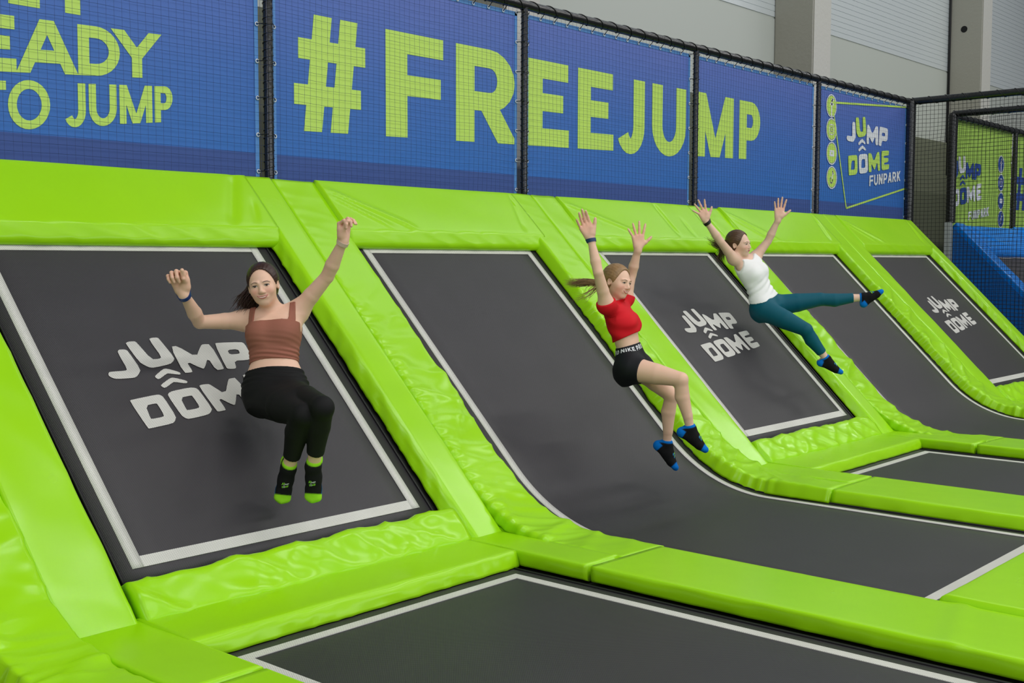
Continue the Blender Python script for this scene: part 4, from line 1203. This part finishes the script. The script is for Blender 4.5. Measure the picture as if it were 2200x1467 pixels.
# ------------------------------------------------------------------ the woman in brown
D = 6.12
wR = A3(394, 630, 5.74); wL = A3(738, 516, 5.80)
anR = A3(619, 1008, 5.56); anL = A3(673, 1003, 5.53)
PA = dict(girth=.94, crotch=A3(590, 866, 5.80), neck=A3(589, 664, 5.96), lat=dirv(1, .04, .02), fwd=t_, hip=1.0, h=.0042, bust=1.0, arm=.94, leg=.93,
  arms={'a': (A3(527, 688, 5.98), A3(429, 692, 5.92), wR), 'b': (A3(641, 668, 5.97), A3(703, 594, 5.90), wL)},
  legs={'a': (A3(566, 856, 5.80), A3(651, 892, 5.38), anR), 'b': (A3(618, 850, 5.80), A3(692, 876, 5.36), anL)},
  hands=[dict(wrist=wR, d=dirv(-.26, 1, .15), nrm=dirv(0, -.1, 1), side=1 if np.dot(np.cross(dirv(-.26, 1, .15), t_), r_) > 0 else -1, curl=(1.45, 1.3, 1.2, 1.1), spread=(.06, 0, -.08, -.2), sc=1.12, thumb=(.85, .25, .55)),
         dict(wrist=wL, d=dirv(.05, 1, .05), nrm=dirv(.75, 0, .66), side=-1, curl=(1.15, 1.05, .9, .8), spread=(.06, .02, -.04, -.1), sc=.95, thumb=(.9, .1, .6))],
  feet=[dict(ank=anR, toe=dirv(-.12, -1, .10), sole=dirv(-.35, -.1, -1), sc=.95), dict(ank=anL, toe=dirv(-.05, -1, .1), sole=dirv(0, -.2, -1), sc=.97)],
  head=A3(565.5, 613, 5.90), face=dirv(.06, -.10, 1), head_up=dirv(-.17, 1, 0), hsc=.955, tone=(.78, .50, .37))
B = person('woman', 'woman in a brown crop top and black leggings jumping with both fists raised', PA)
HA = hairmat('dark_brown_hair', srgb(38, 22, 18), srgb(68, 40, 30))
face_parts(B['Fd'], B['hd'], B['root'], None, srgb(58, 42, 34), srgb(60, 40, 30), srgb(188, 108, 100), smile=.8, closed=.28)
hair_cap(B['Fd'], B['hd'], HA, B['root'])
g = B['hd']['g']
strands('loose_hair', B['root'], HA, .042, [g(-.02, .03, -.075), g(-.07, -.03, -.09), g(-.115, -.075, -.08), g(-.155, -.125, -.06)], 300, .0030, .06, 5, .012)
strands('loose_hair', B['root'], HA, .030, [g(-.02, -.02, -.085), g(-.08, -.09, -.12), g(-.12, -.16, -.14), g(-.15, -.235, -.13)], 110, .0038, .04, 6, .008)
BROWN = knit('brown_jersey', srgb(150, 96, 80), .75)
def regA(X):
    u, v, w_ = tv(B, X); strap = np.maximum(np.abs(np.abs(u)-.103)-.0150, v*B['L']-1.03*B['L'])
    body = np.maximum((v-.81)*B['L'], np.abs(u)-.136)
    return np.maximum(np.maximum(np.minimum(body, np.where(v > .77, strap, 1)), (.415-v)*B['L']), np.maximum(np.abs(u)-.165, np.abs(w_)-.19))
def foldA(X):
    u, v, w_ = tv(B, X); lowc = np.clip((.60-v)/.12, 0, 1); return .0024*lowc*np.sin(v*B['L']*300+3*np.sin(u*14))+.0016*np.clip((.72-v)/.2, 0, 1)*np.sin(v*120+u*40)
V, Q = cloth('crop_top', B['F'], B['lo'], B['h'], None, None, .0065, regA, 1, foldA); np_mesh('crop_top', V, Q, BROWN, B['root'])
BLACKC = knit('black_leggings', (.0065, .0065, .007, 1), .7)
def regL(X):
    u, v, w_ = tv(B, X); low = np.maximum((v-.325)*B['L'], np.abs(u)-.22); low = np.maximum(low, (-.03-v)*B['L'])
    return np.minimum(low, np.maximum(leg_dist(B, X, .755), (v-.31)*B['L']))
def foldL(X):
    u, v, w_ = tv(B, X); return .0022*np.clip((v-.12)/.08, 0, 1)*np.sin(v*B['L']*210+2*np.sin(u*18))
V, Q = cloth('leggings', B['F'], B['lo'], B['h'], None, None, .006, regL, 1, foldL); np_mesh('leggings', V, Q, BLACKC, B['root'])
LG = np.array(srgb(150, 214, 40)[:3]); DK = np.array((.008, .008, .009)); BLs = np.array(srgb(10, 96, 150)[:3])
LGm = material('sock_print_green', srgb(130, 200, 50), .8); GYm = material('sock_print_grey', srgb(170, 176, 178), .8); CYm = material('sock_print_blue', srgb(30, 130, 190), .8)
for i, s_ in enumerate('ab'):
    o = sock_mesh(B['F'], B['lo'], B['h'], B['ft'][i], PA['legs'][s_][1], B['root'], (DK[0], DK[1], DK[2], 1, BLs), LG, .044)
    sock_logo(B['Fd'], B['ft'][i], o, LGm, GYm, .0065, .050, .088)
band('wristband', B['Fd'], wR+unit(PA['arms']['a'][1]-wR)*.012, unit(wR-PA['arms']['a'][1]), .020, .004, material('blue_wristband', srgb(10, 50, 110), .4), B['root'])
band('wristband', B['Fd'], wL+unit(PA['arms']['b'][1]-wL)*.012, unit(wL-PA['arms']['b'][1]), .020, .004, material('pale_wristband', srgb(214, 188, 172), .5), B['root'])

# ------------------------------------------------------------------ the woman in red
wR = A3(1269, 512, 7.12); wL = A3(1371, 534, 7.44)
anR = A3(1483, 924, 7.16); anL = A3(1432, 957, 7.40)
PB = dict(girth=.84, crotch=A3(1366, 812, 7.36), neck=A3(1324, 652, 7.35), lat=dirv(-.42, .10, .90), fwd=dirv(.9, .1, .42), hip=1.02, h=.0048, bust=.82, arm=.84, leg=.82,
  arms={'b': (A3(1303, 655, 7.20), A3(1285, 585, 7.10), wR), 'a': (A3(1343, 640, 7.50), A3(1357, 590, 7.50), wL)},
  legs={'b': (A3(1358, 792, 7.25), A3(1463, 815, 7.10), anR), 'a': (A3(1378, 790, 7.46), A3(1443, 850, 7.34), anL)},
  hands=[dict(wrist=wR, d=dirv(-.40, .92, .05), nrm=dirv(.15, .0, 1), side=1, curl=(.22, .2, .2, .26), spread=(-.02, .02, .0, -.16), sc=.99, thumb=(.80, .70, .1), thumb_len=1.0),
         dict(wrist=wL, d=dirv(-.02, 1, .0), nrm=dirv(-.1, .0, -1), side=-1, curl=(.06, .05, .06, .08), spread=(.26, .02, -.22, -.5), sc=.92, thumb=(.45, .95, .0))],
  feet=[dict(ank=anR, toe=dirv(.84, -.54, .1), sole=dirv(-.5, -.85, -.1), sc=.90), dict(ank=anL, toe=dirv(.66, -.74, .1), sole=dirv(-.74, -.62, -.05), sc=.90)],
  head=A3(1327, 606, 7.33), face=dirv(.70, -.16, .70), head_up=dirv(.12, 1, -.0), hsc=.93, tone=(.78, .50, .37))
B = person('woman', 'woman in a red crop tee and black shorts sitting in mid air with arms raised', PB)
HB = hairmat('dark_blond_hair', srgb(112, 84, 54), srgb(168, 134, 92))
face_parts(B['Fd'], B['hd'], B['root'], None, srgb(70, 60, 50), srgb(120, 88, 60), srgb(200, 120, 108), smile=.7, closed=.35)
hair_cap(B['Fd'], B['hd'], HB, B['root'])
g = B['hd']['g']; tie = g(0, .035, -.118)
strands('ponytail', B['root'], HB, .016, [g(0, .04, -.105), A3(1288, 607, 7.34), A3(1262, 606, 7.36), A3(1237, 608, 7.38), A3(1212, 606, 7.4)], 280, .0019, .028, 11, .009)
strands('ponytail', B['root'], HB, .010, [g(0, .03, -.11), A3(1288, 612, 7.34), A3(1268, 626, 7.33), A3(1250, 640, 7.30), A3(1236, 646, 7.28)], 26, .0016, .050, 12, .02)
RED = knit('red_jersey', srgb(206, 20, 34), .7)
def regA(X):
    u, v, w_ = tv(B, X); nk = np.where(v > .93, .056-np.sqrt(u*u+(w_+.006)**2), -1); nk = np.maximum(nk, .122-np.linalg.norm(X-B['hd']['c'], axis=1)); body = np.maximum((v-1.04)*B['L'], np.abs(u)-.135); e = np.full(len(X), 1.0)
    for sh, el, wr in PB['arms'].values():
        sh = np.array(sh); el = np.array(el); d = unit(el-sh)
        e = np.minimum(e, np.maximum(np.linalg.norm(X-sh, axis=1)-.088, (X-sh)@d-.024))
    return np.maximum(np.maximum(np.minimum(body, e), (.545+w_*.35-v)*B['L']), nk)
def foldA(X):
    u, v, w_ = tv(B, X); return .0035*np.sin(v*30+u*25+w_*30)*np.clip((.9-v)*4, 0, 1)
V, Q = cloth('crop_tee', B['F'], B['lo'], B['h'], None, None, .009, regA, 1, foldA); np_mesh('crop_tee', V, Q, RED, B['root'])
NAVY = knit('black_shorts', (.008, .009, .012, 1), .6)
def regS(X):
    u, v, w_ = tv(B, X); low = np.maximum((v-.44)*B['L'], (-.10-v)*B['L']); e = np.full(len(X), 1.0)
    for hp, kn, an in PB['legs'].values():
        hp = np.array(hp); kn = np.array(kn); d = unit(kn-hp); t = (X-hp)@d; rr = np.linalg.norm(X-hp-np.maximum(t, 0)[:, None]*d, axis=1)
        e = np.minimum(e, np.maximum(t-.065, rr-.16)); low = np.maximum(low, np.where((rr < .125) & (t > .0), t-.065, -1))
    return np.minimum(low, np.maximum(e, (v-.43)*B['L']))
V, Q = cloth('shorts', B['F'], B['lo'], B['h'], None, None, .006, regS, 1); sh_o = np_mesh('shorts', V, Q, NAVY, B['root'])
# waistband lettering
mbw = []
txt = 'PRONIKEPRO'
def wm(x, zz, e=0): return (x, zz, 0)
tmp = MB(); xx = -.185; polys = []
for ch in ['P', 'R', 'O', ' ', 'N', 'I', 'K', 'E', ' ', 'P', 'R', 'O']:
    if ch == ' ': xx += .010; continue
    wd = .010 if ch == 'I' else .024
    for line in glyph(ch):
        for q4 in stroke_polys(line, .26, .22, wd/.026):
            q4 = clip_box([Vector(p) for p in q4], 0, 1)
            if len(q4) >= 3: polys.append([(xx+p.x*.026, p.y*.026) for p in q4])
    xx += wd+.0045
bb = MB()
for pl_ in polys:
    bb.add([(p[0], p[1], 0) for p in pl_], [tuple(range(len(pl_)))])
o = bb.build('lettering', material('silver_lettering', srgb(206, 208, 212), .5), sh_o)
V = np.array([v.co[:] for v in o.data.vertices], float)
vd = unit(dirv(.35, 0, 1)); sd_ = unit(np.cross(B['ax'], vd)); sd_ = sd_ if sd_@r_ > 0 else -sd_
wb = B['q'](0, .375, 0); ang = V[:, 0]/.105
fr = unit(np.cross(sd_, B['ax'])); fr = fr if fr@vd > 0 else -fr
P3 = wb+B['ax']*V[:, 1:2]+(sd_[None]*np.sin(ang)[:, None]+fr[None]*np.cos(ang)[:, None])*.125
P3 = B['Fd'].snap(P3, .0075, 4); o.data.vertices.foreach_set('co', P3.astype(np.float32).ravel()); o.data.update()
BT_ = np.array(srgb(0, 110, 200)[:3])
for i, s_ in enumerate('ba'):
    o = sock_mesh(B['F'], B['lo'], B['h'], B['ft'][i], PB['legs'][s_][1], B['root'], (DK[0], DK[1], DK[2]), BT_, .036)
    sock_logo(B['Fd'], B['ft'][i], o, CYm, LGm, .0065, .040, .085)
band('wristband', B['Fd'], wR+unit(PB['arms']['b'][1]-wR)*.014, unit(wR-PB['arms']['b'][1]), .022, .004, material('navy_wristband', srgb(16, 52, 96), .4), B['root'])

# ------------------------------------------------------------------ the woman in white
wR = A3(1517, 475, 9.66); wL = A3(1672, 471, 9.96)
anR = A3(1776, 773, 9.72); anL = A3(1856, 639, 9.92)
PC = dict(girth=.90, crotch=A3(1654, 675, 9.95), neck=A3(1601, 553, 9.93), lat=dirv(-.72, -.22, .62), fwd=dirv(.62, .15, .75), hip=1.0, h=.0055, bust=.8, arm=.88, leg=.93,
  arms={'b': (A3(1576, 556, 9.84), A3(1548, 519, 9.72), wR), 'a': (A3(1622, 553, 10.04), A3(1650, 518, 10.02), wL)},
  legs={'b': (A3(1645, 667, 9.86), A3(1731, 708, 9.66), anR), 'a': (A3(1664, 657, 10.04), A3(1762, 643, 9.98), anL)},
  hands=[dict(wrist=wR, d=dirv(-.38, .90, .1), nrm=dirv(.2, .0, 1), side=1, curl=(.10, .08, .10, .12), spread=(.20, -.12, -.38, -.75), sc=1.0, thumb=(.62, .85, .1)),
         dict(wrist=wL, d=dirv(.12, 1, .0), nrm=dirv(.0, .0, 1), side=1, curl=(.12, .1, .12, .15), spread=(.14, -.02, -.15, -.3), sc=1.0, thumb=(.55, .9, .1))],
  feet=[dict(ank=anR, toe=dirv(.90, -.36, .15), sole=dirv(-.38, -.92, -.1), sc=.92), dict(ank=anL, toe=dirv(.76, .62, .05), sole=dirv(.62, -.78, .1), sc=.92)],
  head=A3(1588.5, 524, 9.88), face=dirv(.80, -.06, .60), head_up=dirv(-.22, 1, .05), hsc=.97, tone=(.78, .52, .40))
B = person('woman', 'woman in a white tank top and teal leggings leaping back with legs spread', PC)
HC = hairmat('brown_hair', srgb(52, 36, 26), srgb(104, 76, 52))
face_parts(B['Fd'], B['hd'], B['root'], None, srgb(60, 50, 46), srgb(110, 84, 66), srgb(190, 112, 106), smile=.1, closed=.4, teeth=False)
hair_cap(B['Fd'], B['hd'], HC, B['root'])
g = B['hd']['g']
strands('ponytail', B['root'], HC, .022, [g(0, .02, -.11), A3(1560, 522, 9.90), A3(1545, 528, 9.92), A3(1533, 520, 9.94), A3(1523, 510, 9.95)], 130, .0022, .045, 21, .014)
strands('ponytail', B['root'], HC, .022, [g(0, .0, -.10), A3(1562, 528, 9.92), A3(1550, 540, 9.94), A3(1546, 555, 9.95), A3(1550, 570, 9.95)], 130, .0024, .05, 22, .014)
WHITE = knit('white_jersey', srgb(240, 240, 240), .7)
def regA(X):
    u, v, w_ = tv(B, X); body = np.maximum(np.abs(u)-np.interp(v, [.74, .95], [.17, .100]), (v-1.0+.07*np.exp(-(u/.055)**2)*(w_ > -.02))*B['L'])
    return np.maximum(body, np.maximum((.275-w_*.35-v)*B['L'], np.where(v < .45, w_-.108, np.abs(w_)-.2)))
def foldA(X):
    u, v, w_ = tv(B, X); return (.004*np.clip((.66-v)/.2, 0, 1)*np.clip((v-.28)/.08, 0, 1))*np.sin(v*62+u*20+3*np.sin(u*9))
V, Q = cloth('tank_top', B['F'], B['lo'], B['h'], None, None, .011, regA, 1, foldA); np_mesh('tank_top', V, Q, WHITE, B['root'])
TEAL = knit('teal_leggings', srgb(0, 84, 102), .55)
def regL(X):
    u, v, w_ = tv(B, X); low = np.maximum(np.maximum((v-.315)*B['L'], (-.04-v)*B['L']), np.abs(u)-.22)
    return np.minimum(low, np.maximum(leg_dist(B, X, .76), (v-.30)*B['L']))
V, Q = cloth('leggings', B['F'], B['lo'], B['h'], None, None, .006, regL, 1); np_mesh('leggings', V, Q, TEAL, B['root'])
for i, s_ in enumerate('ba'):
    o = sock_mesh(B['F'], B['lo'], B['h'], B['ft'][i], PC['legs'][s_][1], B['root'], (DK[0], DK[1], DK[2]), BT_, .036)
    sock_logo(B['Fd'], B['ft'][i], o, CYm, LGm, .0075, .042, .085)
band('wristband', B['Fd'], wR+unit(PC['arms']['b'][1]-wR)*.016, unit(wR-PC['arms']['b'][1]), .026, .005, material('black_wristband', srgb(14, 14, 15), .4), B['root'])
